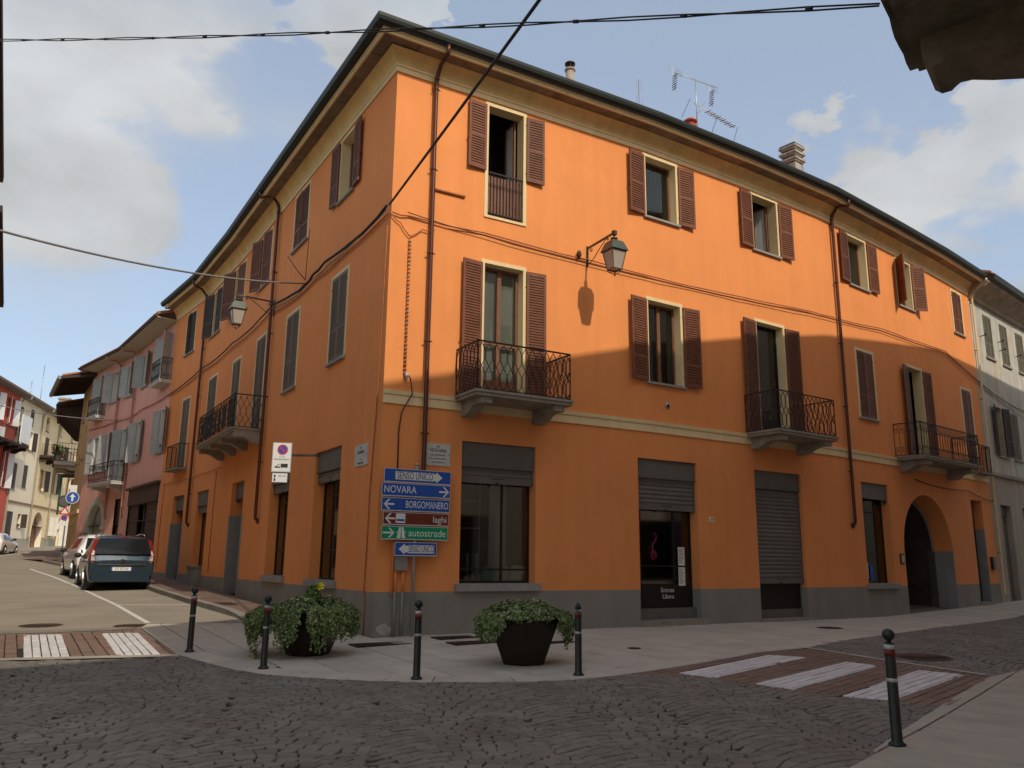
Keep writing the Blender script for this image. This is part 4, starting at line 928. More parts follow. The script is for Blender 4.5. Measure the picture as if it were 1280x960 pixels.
# left pavement, raised, with kerbstones ------------------------------------
LW = [(-4.35, 19.03)] + LP[1:] + PK[1:] + YW[1:]
def kz(x, y): return .13 * min(1, max(0, (y - 18.8) / 2.2))
mb = MB(); drape(mb, KERBL + [(-30.5, 52)] + LW[::-1], PORB, lambda x, y: kz(x, y), cell=1.0); LPV = wthing('raised_pavement', mb, (0, 0, 0), kind='structure')
for a, b in zip(KERBL, KERBL[1:]):
    L = hypot(b[0] - a[0], b[1] - a[1]); n = round(L / 1.0); t = Vector((b[0] - a[0], b[1] - a[1])).normalized(); nn = Vector((-t.y, t.x)) * -1
    nn = nn if nn.x > 0 else -nn
    for k in range(n):
        p = Vector(a) + t * (L * k / n + .006); q = Vector(a) + t * (L * (k + 1) / n - .006); mb = MB(); w = nn * .17; o = nn * -.03
        c = [p + o, q + o, q + w, p + w]; mb.hexa([(v.x, v.y, G(v.x, v.y) - .05) for v in c] + [(v.x, v.y, G(v.x, v.y) + kz(v.x, v.y) + .008) for v in c], KERB); wpart('kerbstone', mb, LPV)
# painted lines, covers, grates
def line(a, b, w=.12):
    t = Vector((b[0] - a[0], b[1] - a[1])).normalized(); mb = MB(); n = Vector((-t.y, t.x)) * w / 2; a, b = Vector(a), Vector(b)
    drape(mb, [tuple(a - n), tuple(b - n), tuple(b + n), tuple(a + n)], LINE, .005, cell=1.0); return mb
for pts in ([(-7.87, 18.55), (-10.9, 23.4), (-15.2, 29.9), (-19.7, 36.2), (-24, 41.9)], [(-10.9, 23.4), (-8.75, 23.72)], [(-15.2, 29.9), (-13.2, 30.2)], [(-7.87, 18.55), (-5.85, 18.95)], [(-32.0, 49.5), (-35.6, 60), (-38.6, 70)]):
    mb = MB()
    for a, b in zip(pts, pts[1:]): m2 = line(a, b); mb.mesh(m2.v, m2.f, LINE)
    wthing('road_line', mb, (pts[0][0], pts[0][1], 0), kind='structure')
mb = MB(); drape(mb, [(-7.9, 18.38), (-5.8, 18.80), (-5.8, 18.68), (-7.9, 18.22)], KERB, .034); wthing('kerb_strip', mb, (-7, 18.5, 0), kind='structure')
def cover(x, y, r, m, lab, up=.006):
    mb = MB(); n = 24; z = G(x, y) + up; mb.mesh([(x + r * cos(2 * pi * k / n), y + r * sin(2 * pi * k / n), G(x + r * cos(2 * pi * k / n), y + r * sin(2 * pi * k / n)) + up) for k in range(n)] + [(x, y, z + .004)], [(k, (k + 1) % n, n) for k in range(n)], m)
    for k in range(-3, 4): w = sqrt(max(0, (r * .85) ** 2 - (k * r / 4) ** 2)); mb.box(x - w, x + w, y + k * r / 4 - .012, y + k * r / 4 + .012, z + .002, z + .008, m)
    wthing('manhole_cover', mb, (x, y, z), label=lab, cat='manhole cover')
cover(-9.9, 17.95, .42, RUST, 'large round iron manhole cover in the sunlit asphalt left of the parking line'); cover(-8.05, 18.1, .36, RUST, 'reddish round manhole cover at the near end of the parking line')
cover(6.95, 14.35, .46, RUST, 'round iron manhole cover among the setts beyond the right crossing', .03); cover(2.2, 15.0, .12, RUST, 'small round valve cover in the slabs right of the planter', .034)
def grate(cx, cy, a, b, lab, m=RUST, rz=radians(31)):
    M = Matrix.Translation((cx, cy, G(cx, cy) + .03)) @ Matrix.Rotation(rz, 4, 'Z'); mb = MB(); mb.box(-a, a, -b, b, -.03, .006, DARKM, M); mb.box(-a, a, -b, -b + .03, .006, .016, m, M); mb.box(-a, a, b - .03, b, .006, .016, m, M)
    n = int(2 * a / .07)
    for k in range(n + 1): x = -a + .01 + (2 * a - .02) * k / n; mb.box(x - .012, x + .012, -b + .03, b - .03, .006, .014, m, M)
    wthing('iron_grate', mb, (cx, cy, G(cx, cy)), label=lab, cat='grate')
grate(-2.3, 15.25, .52, .22, 'dark iron grate in the pavement between the left planter and the corner'); grate(-1.05, 16.25, .40, .20, 'iron grate close to the wall under the shop window'); grate(-.62, 15.55, .50, .20, 'second iron grate nearer the road than the one under the shop window')
grate(.9, 15.7, .3, .12, 'small iron grate partly hidden behind the right planter')
cover(7.4, 19.6, .30, RUST, 'oval iron cover on the pavement before the rolled down shutter', .034)

# ================================================================== STREET FURNITURE
def bollard(x, y, label, ball=True, first=[None], rz=0):
    M = Matrix.Translation((x, y, G(x, y) + .03)) @ Matrix.Rotation(rz, 4, 'Z')
    if first[0] is not None and ball: return copy_tree(first[0], M, label=label)
    t = link('bollard', None, None, M, label=label, cat='bollard', group='bollards along the pavement edges')
    p = MB(); p.lathe([(.078, 0), (.078, .018), (.055, .035), (.050, .05), (.047, .80), (.044, .905), (.038, .912)], BOLL, n=20); lpart('post', p, t)
    if ball:
        b = MB(); b.lathe([(.018, .905), (.020, .925), (.026, .93)], BOLL, n=12); b.sphere((0, 0, .982), .057, BOLL, 18, 12); lpart('ball', b, t)
    else:
        b = MB(); b.lathe([(.046, .90), (.040, .94), (.024, .975), (.010, .985)], BOLL, n=12); lpart('cap', b, t)
    r = MB(); r.tube([(0, 0, .79), (0, 0, .848)], .0492, REDB, n=20); lpart('red_band', r, t)
    for z in (.852, .56, .32):
        w = MB(); R = .0486 if z < .8 else .0476; w.tube([(0, 0, z), (0, 0, z + .042)], [R, R - .001], REFW, n=20); lpart('reflective_band', w, t)
    if ball: first[0] = t
    return t
bollard(3.59, 8.05, 'nearest ball topped bollard, on the slabs by the right crossing')
bollard(-5.29, 14.15, 'leftmost bollard, between the left crossing and the parking bays', rz=1)
bollard(-3.57, 12.48, 'bollard in front of the large left planter', rz=2); bollard(-1.25, 11.64, 'ball topped bollard standing alone between the two planters', rz=.6)
bollard(.98, 12.08, 'bollard missing its ball, right of the second planter', ball=False)
# planters with trailing ivy
def leaves(n, gen, m1, m2, mixr, size, seed):
    rn = np.random.RandomState(seed); pts, nor = gen(n, rn); n = len(pts)
    nor = nor + rn.normal(0, .45, (n, 3)); nor /= np.linalg.norm(nor, axis=1)[:, None]
    t = np.cross(nor, rn.normal(0, 1, (n, 3))); t /= np.linalg.norm(t, axis=1)[:, None]; b = np.cross(nor, t); s = size * rn.uniform(.6, 1.35, n)[:, None]
    P = [pts - t * s, pts - t * s * .15 + b * s * .78 + nor * s * .18, pts + t * s, pts - t * s * .15 - b * s * .78 + nor * s * .18, pts - t * s * .55 + b * s * .45, pts - t * s * .55 - b * s * .45]
    v = np.stack([P[0], P[4], P[1], P[2], P[3], P[5]], 1).reshape(-1, 3); mb = MB(); mb.mats = [m1, m2]
    mb.v = [tuple(p) for p in v]; mb.f = [tuple(range(6 * i, 6 * i + 4)) for i in range(n)] + [(6 * i, 6 * i + 3, 6 * i + 4, 6 * i + 5) for i in range(n)]
    k = (rn.uniform(0, 1, n) < mixr).astype(int).tolist(); mb.m = k + k; mb.sf = [False] * (2 * n); return mb
def planter(x, y, rz, label, drapes, r1, seed, flower, n1, sides=8):
    z0 = G(x, y) + .03; t = thing('planter', (x, y, z0), label, 'planter', 'planters at the corner', rz)
    p = MB(); N = sides
    def ring(r, z): return [(r * cos(2 * pi * k / N), r * sin(2 * pi * k / N), z) for k in range(N)]
    R = [ring(.34, 0), ring(.36, .03), ring(.60, .62), ring(.615, .68), ring(.55, .68), ring(.53, .55)]
    vs = sum(R, []); p.mesh(vs, [(a * N + k, a * N + (k + 1) % N, (a + 1) * N + (k + 1) % N, (a + 1) * N + k) for a in range(5) for k in range(N)] + [tuple(reversed(range(N)))], POT); lpart('pot', p, t)
    s = MB(); s.face(ring(.545, .60), SOIL); lpart('soil', s, t)
    def mound(n, rn):
        a = rn.uniform(0, 2 * pi, n); r = (r1 + .02) * np.sqrt(rn.uniform(0, 1, n)); z = .70 + .14 * (1 - (r / r1) ** 2) + rn.uniform(-.08, .07, n) + .05 * np.sin(a * 3 + 1) + .02 * np.sin(a * 7)
        pts = np.stack([r * np.cos(a), r * np.sin(a), z], 1); nor = np.stack([r * np.cos(a) * .8, r * np.sin(a) * .8, np.ones(n)], 1); return pts, nor
    lpart('ivy', leaves(n1, mound, LEAF, LEAFV, .33, .026, seed), t, kind='stuff')
    def drp(n, rn):
        P = []; Nn = []
        for (a0, a1, drop, out, dens) in drapes:
            for k in range(int(dens)):
                a = rn.uniform(a0, a1); Ld = drop * rn.uniform(.45, 1.0) * (1 - .35 * abs(2 * (a - a0) / (a1 - a0) - 1) ** 3); ph = rn.uniform(0, 6)
                m = int(Ld / .016) + 2
                for q in range(m):
                    f = q / m; rr = r1 + out * sin(min(1, f * 2.2) * pi / 2) - out * .35 * max(0, f - .5) + rn.normal(0, .018); aa = a + .05 * sin(ph + f * 5)
                    P.append((rr * cos(aa), rr * sin(aa), .74 - Ld * f + .05 * sin(pi * min(1, f * 3)) + rn.normal(0, .012))); Nn.append((cos(aa), sin(aa), .35))
        return np.array(P), np.array(Nn)
    lpart('trailing_ivy', leaves(0, drp, LEAF, LEAFV, .38, .022, seed + 1), t, kind='stuff')
    if flower:
        (dx, dy), hh, bushn = flower
        def bush(n, rn):
            v = rn.normal(0, 1, (n, 3)); v /= np.linalg.norm(v, axis=1)[:, None]; r = rn.uniform(.5, 1, n)[:, None]; q = v * r * np.array([.13, .13, hh * .55]); q[:, 2] += .80 + hh * .35; q[:, 0] += dx; q[:, 1] += dy; return q, v
        lpart('bush', leaves(bushn, bush, LEAF, LEAF, 0, .032, seed + 2), t, kind='stuff')
    return t
def wa(px):  # viewing-side angle helper: angle (local, rz=0) that faces the camera
    return px
t1 = planter(-3.30, 14.0, .2, 'left planter almost hidden by ivy, with a yellow flower on top', [(2.3, 3.9, .58, .40, 170), (2.9, 4.1, .45, .22, 70), (4.0, 4.5, .62, .10, 40), (4.72, 6.6, .50, .20, 170), (4.75, 5.2, .70, .12, 16), (6.5, 8.6, .4, .15, 90), (3.1, 3.9, .85, .34, 14), (3.9, 4.35, .80, .16, 12)], .60, 11, ((.04, -.05), .34, 760), 3600)
fl = MB()
for k in range(7):
    a = k * 2 * pi / 7; c = Vector((.14, -.12, 1.09)); fl.face([c, c + Vector((.06 * cos(a) + .02 * sin(a), -.03 - .03 * (k % 2), .06 * sin(a))), c + Vector((.085 * cos(a + .3), -.02, .07 * sin(a + .3))), c + Vector((.05 * cos(a + .7), .01, .055 * sin(a + .7)))], YEL)
fl.sphere((.14, -.14, 1.09), .014, YEL, 8, 6); lpart('yellow_flower', fl, t1)
t2 = planter(.22, 13.15, .52, 'right planter with its dark tapered sides bare below the ivy', [(2.6, 3.75, .42, .16, 130), (5.0, 6.45, .42, .18, 165), (5.9, 6.4, .60, .20, 10), (6.4, 8.8, .25, .10, 70), (3.75, 4.95, .10, .04, 70), (6.2, 6.7, .55, .32, 6)], .58, 21, ((-.06, .02), .13, 260), 3400, sides=6)
fl = MB()
for x, y, z in ((.05, -.05, .96), (-.14, -.1, .93), (.10, .0, .90)): fl.sphere((x, y, z), .014, REDF, 6, 5)
lpart('red_flower', fl, t2)
# street lanterns
def lantern(M, label, first=[None]):
    if first[0] is not None: return copy_tree(first[0], M, label=label)
    t = link('street_lantern', None, None, M, label=label, cat='street lantern', group='wall mounted street lanterns')
    b = MB(); D = -1.08
    b.box(-.022, .022, -.035, 0, -.46, .06, LAMPM); b.bar((0, -.03, 0), (0, D, .03), .042, LAMPM); b.box(-.045, .045, D - .06, D + .03, -.03, .075, RUST)
    b.tube([(0, -.03, -.40), (0, -.12, -.40), (0, -.30, -.32), (0, -.52, -.16), (0, -.72, -.04), (0, -.78, .01)], .011, LAMPM, n=6)
    for cy, cz, r in ((-.18, -.10, .06), (-.84, -.05, .045)):
        b.tube([(0, cy + r * (1 - k / 14) * cos(k * .75), cz + r * (1 - k / 14) * sin(k * .75)) for k in range(13)], .008, LAMPM, n=5)
    lpart('bracket', b, t)
    c = MB(); Q = lambda w, z: [(-w, D - w, z), (w, D - w, z), (w, D + w, z), (-w, D + w, z)]
    c.tube([(0, D, -.03), (0, D, -.10)], .02, LAMPM, n=8); c.tube([(0, D, -.10), (0, D, -.125)], .085, LAMPM, n=12); c.tube([(0, D, -.125), (0, D, -.16)], .04, LAMPM, n=12)
    def fr(a, b_, m, cc, capb=False): cc.mesh(a + b_, [(k, (k + 1) % 4, 4 + (k + 1) % 4, 4 + k) for k in range(4)] + [(4, 5, 6, 7)], m)
    fr(Q(.235, -.43), Q(.15, -.20), LAMPM, c); fr(Q(.15, -.20), Q(.08, -.16), LAMPM, c); fr(Q(.20, -.45), Q(.235, -.43), LAMPM, c); lpart('lantern_roof', c, t)
    g = MB(); fr(Q(.115, -.86), Q(.185, -.45), FROST, g); g.face(Q(.115, -.86), FROST); lpart('lantern_glass', g, t)
    e = MB()
    for a, b_ in zip(Q(.120, -.87), Q(.192, -.44)): e.bar(a, b_, .018, LAMPM)
    q = Q(.120, -.87)
    for k in range(4): e.bar(q[k], q[(k + 1) % 4], .02, LAMPM); e.tube([q[k], (q[k][0] * .8, (q[k][1] - D) * .8 + D, -.93), (0, D, -1.0)], .008, LAMPM, n=5)
    e.sphere((0, D, -1.01), .022, LAMPM, 8, 6); lpart('lantern_frame', e, t)
    first[0] = t; return t
lantern(R_.frame(5.07, 9.10), 'street lantern on the sunlit right front between the first floor windows')
lantern(L_.frame(8.95, 9.30), 'street lantern hanging beside the downpipe of the shaded left front')
mb = MB(); mb.sphere(R_.P(4.78, 8.88, .08), .06, RUST, 10, 8, (1, 1, 1.6)); mb.tube([R_.P(4.78, 8.78, .04), R_.P(5.07, 8.80, .04)], .012, BLACK); wthing('wall_sensor', mb, R_.P(4.78, 8.88, 0), label='small brown fitting on the wall beside the sunlit street lantern', cat='sensor')
# sign post with its panels
def panel(parent, s0, s1, z0, z1, base, d, rim=WHITE, rnd=False):
    M = R_.frame((s0 + s1) / 2, (z0 + z1) / 2, d); X, Z = (s1 - s0) / 2, (z1 - z0) / 2; mb = MB(); mb.box(-X, X, 0, .018, -Z, Z, SILV); mb.box(-X + .002, X - .002, -.004, -.0005, -Z + .002, Z - .002, rim); mb.box(-X + .010, X - .010, -.007, -.0045, -Z + .018, Z - .010, base)
    return link('sign_panel', mb.data('sign_panel'), parent, M), X, Z
def arrow(o, cx, w, h, m, direction=1, thick=.035, block=False, y=-.0085):
    g = MB(); s = direction
    def pf(P): g.face([(cx + s * x, y, z) for x, z in P], m)
    if block: pf([(w / 2 - h * .62, -h / 2), (w / 2, 0), (w / 2 - h * .62, h / 2)]); pf([(-w / 2, -h * .31), (w / 2 - h * .62, -h * .31), (w / 2 - h * .62, h * .31), (-w / 2, h * .31)])
    else:
        pf([(-w / 2, -thick / 2), (w / 2 - thick, -thick / 2), (w / 2 - thick, thick / 2), (-w / 2, thick / 2)]); t = thick * 1.15
        pf([(w / 2, 0), (w / 2 - h * .5, h / 2), (w / 2 - h * .5 - t, h / 2), (w / 2 - t, 0)]); pf([(w / 2, 0), (w / 2 - t, 0), (w / 2 - h * .5 - t, -h / 2), (w / 2 - h * .5, -h / 2)])
    return lpart('arrow', g, o)
px_, py_ = R_.P(.74, 0, .13).xy; SG = thing('direction_sign', (px_, py_, G(px_, py_)), 'post with six stacked blue, brown and green direction panels at the building corner', 'road sign')
mb = MB(); mb.tube([(px_, py_, G(px_, py_)), (px_, py_, 3.52)], .032, SILV, n=12); mb.tube([(px_, py_, 3.52), (px_, py_, 3.56)], .036, SILV, n=12); wpart('post', mb, SG)
for z in (3.3, 2.5, 1.9): mb = MB(); mb.box(-.3, .3, -.045, -.03, 0, .03, SILV, R_.frame(.74, z, .13)); wpart('clamp', mb, SG)
D_ = .20; TL = lambda x, z=0: Matrix.Translation((x, -.009, z)) @ SL_
o, X, Z = panel(SG, .02, 1.47, 3.155, 3.425, BLUE, D_); arrow(o, .02, 1.02, .22, WHITE, 1, block=True); 
g = MB(); g.box(-.49, .34, -.0095, -.009, -.078, .082, WHITE); lpart('white_field', g, o); lettering(o, TL(-.065, .0) @ Matrix.Translation((0, 0, .002)), 'SENSO UNICO', .20, NAVY, fit=.77)
o, X, Z = panel(SG, -.02, 1.46, 2.88, 3.14, BLUE, D_ + .004); arrow(o, .60, .22, .20, WHITE, 1); lettering(o, TL(-.70), 'NOVARA', .20, WHITE, 'LEFT', fit=.68)
o, X, Z = panel(SG, -.01, 1.455, 2.595, 2.855, BLUE, D_ + .002); arrow(o, -.58, .22, .20, WHITE, -1); lettering(o, TL(.70), 'BORGOMANERO', .20, WHITE, 'RIGHT', fit=.92)
o, X, Z = panel(SG, .03, 1.44, 2.325, 2.575, BROWN, D_ + .003); arrow(o, -.56, .21, .20, WHITE, -1); lettering(o, TL(.66), 'laghi', .18, WHITE, 'RIGHT', fit=.29)
g = MB(); g.box(-.44, -.24, -.0095, -.008, -.085, .10, WHITE); lpart('white_field', g, o); g = MB(); g.box(-.425, -.255, -.0105, -.010, -.05, -.01, BLUE); lpart('blue_mark', g, o)
o, X, Z = panel(SG, .01, 1.43, 2.045, 2.305, GREEN, D_ + .001); arrow(o, -.56, .24, .19, WHITE, 1); lettering(o, TL(.665), 'autostrade', .20, WHITE, 'RIGHT', fit=.80)
g = MB()     # motorway symbol: two tapering lanes under a bridge bar
for s in (1, -1): g.face([(-.30 + s * .012, -.0085, -.10), (-.30 + s * .09, -.0085, -.10), (-.30 + s * .045, -.0085, .11), (-.30 + s * .008, -.0085, .11)], WHITE)
g.box(-.40, -.20, -.0095, -.009, .005, .022, WHITE); g.box(-.305, -.295, -.0095, -.009, -.10, .11, GREEN); lpart('motorway_symbol', g, o)
o, X, Z = panel(SG, .30, 1.19, 1.735, 2.0, BLUE, D_ + .006); arrow(o, -.0, .74, .21, WHITE, -1, block=True); g = MB(); g.box(-.16, .39, -.0095, -.009, -.078, .078, WHITE); lpart('white_field', g, o); lettering(o, TL(.115) @ Matrix.Translation((0, 0, .002)), 'SENSO UNICO', .185, NAVY, fit=.54)
# marble street plaques
def plaque(pl, s0, s1, z0, z1, lines, label):
    M = pl.frame((s0 + s1) / 2, (z0 + z1) / 2, .02); X, Z = (s1 - s0) / 2, (z1 - z0) / 2; t = link('street_plaque', None, None, M, label=label, cat='street sign'); mb = MB(); mb.box(-X, X, 0, .02, -Z, Z, MARB)
    for x in (-X + .03, X - .03): mb.box(x - .008, x + .008, -.004, 0, -.01, .01, INK)
    lpart('marble_plate', mb, t)
    for s, z, size in lines: lettering(t, Matrix.Translation((0, -.003, z)) @ SL_, s, size, INK, sx=.9)
plaque(R_, .96, 1.53, 3.56, 4.02, [('VIA', .165, .055), ('NOVARA', .085, .10), ('GIA CONTRADA', -.01, .05), ('DELLA MADONNA', -.085, .05), ('DEL POPOLO', -.16, .05)], 'white marble street name plaque right of the downpipe above the direction panels')
plaque(L_, .66, 1.38, 3.57, 4.02, [('VIA', .15, .05), ('DE AMICIS', .06, .09), ('DI', -.09, .045), ('VIA DEL CORSO', -.17, .05)], 'white marble street name plaque on the shaded left wall beside the corner')
# no-parking sign on an arm
M = L_.frame(4.55, 3.8, .10)
t = thing('no_parking_sign', L_.P(4.45, 3.5, 0), 'white no parking panel with red ringed disc on an arm over the left front', 'road sign')
mb = MB(); a_ = L_.P(3.75, 4.07, -.0); fr = L_.frame(4.0, 4.07); mb.bar(a_, L_.P(3.95, 4.05, .62), .05, IRON); wpart('arm', mb, t)
V = Vector((L_.P(4.5, 0, .66).x, L_.P(4.5, 0, .66).y, 0)).normalized(); fx = Vector((.985, .17, 0)).normalized()
zz = Vector((0, 0, 1)); yy = zz.cross(fx); SM = Matrix((fx, yy, zz)).transposed().to_4x4(); SM.translation = L_.P(4.0, 3.96, .84)
mb = MB(); mb.box(-.22, .22, 0, .06, -.32, .38, SILV, SM); mb.box(-.205, .205, -.006, -.001, -.305, .365, WHITE, SM); wpart('sign_panel', mb, t)
def disc(cx, cz, r, m, y, a0=0, a1=2 * pi, r0=0, n=28):
    g = MB(); P = [(cx + r * cos(a0 + (a1 - a0) * k / n), y, cz + r * sin(a0 + (a1 - a0) * k / n)) for k in range(n + 1)]
    if r0: Q = [(cx + r0 * cos(a0 + (a1 - a0) * k / n), y, cz + r0 * sin(a0 + (a1 - a0) * k / n)) for k in range(n + 1)]; [g.face([P[k], P[k + 1], Q[k + 1], Q[k]], m) for k in range(n)]
    else: g.face(P[:-1] if abs(a1 - a0 - 2 * pi) < 1e-6 else P, m)
    return g
def local(g, M): g.v = [tuple(M @ Vector(p)) for p in g.v]; return g
wpart('blue_disc', local(disc(.01, .21, .105, BLUE, -.008), SM), t); wpart('red_ring', local(disc(.01, .21, .122, REDS, -.010, r0=.095), SM), t)
mb = MB(); mb.box(-.108, .108, -.0115, -.011, -.014, .014, REDS, SM @ Matrix.Translation((.01, 0, .21)) @ Matrix.Rotation(radians(40), 4, 'Y')); wpart('red_bar', mb, t)
for s, z in (('0 - 24', .045), ('RIMOZIONE FORZATA', -.02)): link('lettering', text_mesh(s, .05 if z < 0 else .06, INK, sx=.7), t, SM @ Matrix.Translation((.0, -.008, z)) @ SL_)
mb = MB(); mb.box(-.01, .15, -.0085, -.007, -.21, -.12, INK, SM); mb.box(-.15, -.02, -.0085, -.007, -.22, -.19, INK, SM); mb.bar(SM @ Vector((-.12, -.008, -.19)), SM @ Vector((-.04, -.008, -.13)), .012, INK); wpart('tow_truck_symbol', mb, t)
mb = MB(); mb.box(-.19, .16, 0, .03, -.56, -.34, SILV, SM); mb.box(-.18, .15, -.004, -.001, -.55, -.35, WHITE, SM); mb.box(-.15, -.11, -.006, -.0045, -.44, -.38, INK, SM); mb.box(-.15, -.11, -.006, -.0045, -.53, -.46, INK, SM); wpart('sub_panel', mb, t)
link('lettering', text_mesh('08.00 - 20.00', .045, INK, sx=.7), t, SM @ Matrix.Translation((.04, -.006, -.41)) @ SL_)
# antennas
def antenna(loc, label, build):
    t = MB(); build(t); wthing('tv_antenna', t, loc, label=label, cat='antenna', group='television antennas on the roof')
f = R_.frame(10.35, 0, -1.6)
def a1(t):
    q = lambda x, z, y=0: f @ Vector((x + .25, y, 14.9 + (z - 14.9) * .74)); t.tube([q(.05, 14.9), q(.05, 17.15)], .016, SILV, n=6)
    t.tube([q(-.85, 16.95), q(.95, 17.12)], .013, SILV, n=5)
    for x0 in (-.80, .80):
        t.tube([q(x0, 17.05), q(x0 - .05, 16.1)], .012, SILV, n=5)
        for k in range(7): t.tube([q(x0 - .02 - .01 * k, 16.85 - k * .11, -.1), q(x0 - .02 - .01 * k, 16.85 - k * .11, .1)], .012, BLACK, n=4)
        for k in range(6): t.tube([q(x0 - .28, 16.85 + .06 * k), q(x0 + .28, 16.88 + .06 * k)], .004, SILV, n=3)
    t.tube([q(-.05, 15.9), q(1.75, 15.55)], .013, SILV, n=5); t.tube([q(.1, 15.5), q(.45, 16.2)], .010, SILV, n=4)
    for k in range(11): x = .55 + k * .11; z = 15.9 - (x + .05) * .194; t.tube([q(x, z - .03, -.12), q(x, z + .03, .12)], .014, SILV if k % 2 else BLACK, n=4)
    for x in (-.35, .85, 1.75): t.tube([q(x + .15, 16.0 - .2 * x), q(x - .25, 14.9 - .35 * x)], .008, BLACK, n=4)
    t.tube([q(.2, 14.85), q(1.5, 14.6)], .013, WHITE, n=5)
antenna(f @ Vector((0, 0, 14.7)), 'tall aerial with two hanging panels above the red chimney pot', a1)
f2 = R_.frame(9.0, 0, -2.4)
def a2(t):
    q = lambda x, z, y=0: f2 @ Vector((x, y, z)); t.tube([q(0, 13.9), q(0, 16.3)], .014, SILV, n=6)
    for k in range(9): t.tube([q(-.10, 15.3 + .12 * k, -.12), q(.12, 15.33 + .12 * k, .12)], .006, SILV, n=3)
    for x in (-.1, .0, .12): t.tube([q(x, 15.25), q(x, 16.35)], .006, SILV, n=3)
antenna(f2 @ Vector((0, 0, 13.9)), 'small grid aerial standing left of the tall one', a2)
f3 = R_.frame(17.6, 0, -2.4)
def a3(t):
    q = lambda x, z, y=0: f3 @ Vector((x, y, z)); t.tube([q(0, 13.9), q(0, 15.2)], .012, SILV, n=6); t.tube([q(-.9, 15.25), q(.9, 15.05)], .012, SILV, n=4)
    for k in range(9): t.tube([q(-.8 + .2 * k, 15.2 - .02 * k, -.15), q(-.8 + .2 * k, 15.28 - .02 * k, .15)], .009, SILV, n=3)
antenna(f3 @ Vector((0, 0, 13.9)), 'low comb shaped aerial right of the stone chimney', a3)
# overhead cables
def cable(name, pts, r, m, label, twist=False, sag=0, n=26):
    mb = MB(); A, B = Vector(pts[0]), Vector(pts[-1]); P = [A.lerp(B, k / n) - Vector((0, 0, sag * 4 * (k / n) * (1 - k / n))) for k in range(n + 1)]
    if twist:
        for ph in (0, pi): mb.tube([p + Vector((0, .6 * r * cos(ph + k * 1.1), 1.5 * r * sin(ph + k * 1.1))) for k, p in enumerate(P)], r * .7, m, n=5)
        for k in range(1, n, 2): mb.tube([P[k] - (B - A).normalized() * .02, P[k] + (B - A).normalized() * .02], r * 1.5, m, n=6)
    else: mb.tube(P, r, m, n=6)
    return wthing(name, mb, A, label=label, cat='cable')
cable('overhead_cable', [(-8.75, 9.65, 8.36), (1.97, 3.88, 4.62)], .008, BLACK, 'twisted black cable crossing the sky to the stone balcony', True, .10, 34)
cable('overhead_cable', [(-2.62, 16.0, 8.98), (3.05, 2.3, 8.22)], .027, BLACK, 'thick black cable running from the corner of the orange building up over the street', False, .06)
cable('overhead_cable', [(-8.9, 12.8, 7.05), tuple(L_.P(5.67, 8.92, .08))], .022, CABG, 'thin grey cable from the left edge to the shaded orange wall', False, .22)
cable('overhead_cable', [(-37.5, 54, 12.35), tuple(K_.P(9.61, 8.84, .05))], .03, CABG, 'pale cable spanning the far end of the left street', False, .35)
mb = MB(); A = L_.P(5.67, 8.92, .08)
for e in (L_.P(6.6, 9.95, .35), L_.P(5.0, 10.2, .25)): mb.tube([A + Vector((0, 0, .1)), A.lerp(e, .5) + Vector((0, 0, .02)), e], .012, BLACK, n=4)
wthing('cable_stay', mb, A, label='frayed stay wires where the grey cable meets the wall', cat='cable')

# ================================================================== NEIGHBOURING BUILDINGS
def facade(b, pl, s0, s1, z0, z1, holes, m, base=None, arches=(), **k):
    if base:
        zb, bm = base; mb = MB(); wall(mb, pl, s0, s1, zb, z1, holes, m, arches); wpart('wall', mb, b)
        mb = MB(); wall(mb, pl, s0, s1, z0, zb, holes, bm, arches); wpart('plinth', mb, b)
    else: mb = MB(); wall(mb, pl, s0, s1, z0, z1, holes, m, arches); wpart('wall', mb, b)
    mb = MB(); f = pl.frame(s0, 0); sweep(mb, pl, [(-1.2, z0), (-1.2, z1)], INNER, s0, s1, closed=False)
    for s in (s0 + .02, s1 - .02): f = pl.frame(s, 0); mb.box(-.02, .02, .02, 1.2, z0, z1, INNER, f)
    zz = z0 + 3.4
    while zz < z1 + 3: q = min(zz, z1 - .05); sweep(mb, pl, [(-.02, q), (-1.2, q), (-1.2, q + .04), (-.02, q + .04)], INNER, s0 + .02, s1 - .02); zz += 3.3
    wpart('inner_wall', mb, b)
def eave(b, pl, s0, s1, z, over, soff, gut, roofh=2.4, depth=6, th=.12, rise=0.04, tiles=True):
    mb = MB(); sweep(mb, pl, [(-.02, z), (over, z + rise), (over, z + rise + .03), (-.02, z + .03)], soff, s0, s1); wpart('soffit', mb, b)
    mb = MB(); sweep(mb, pl, [(over - .02, z + rise + .035), (over + .09, z + rise + .03), (over + .13, z + rise + .13), (over + .10, z + rise + .13), (over, z + rise + .10)], gut, s0, s1); wpart('gutter', mb, b)
    mb = MB(); sweep(mb, pl, [(over + .02, z + rise + .14), (over + .02, z + rise + .14 + th), (-depth, z + roofh), (-depth, z + roofh - .1)], TILE, s0, s1); wpart('roof', mb, b)
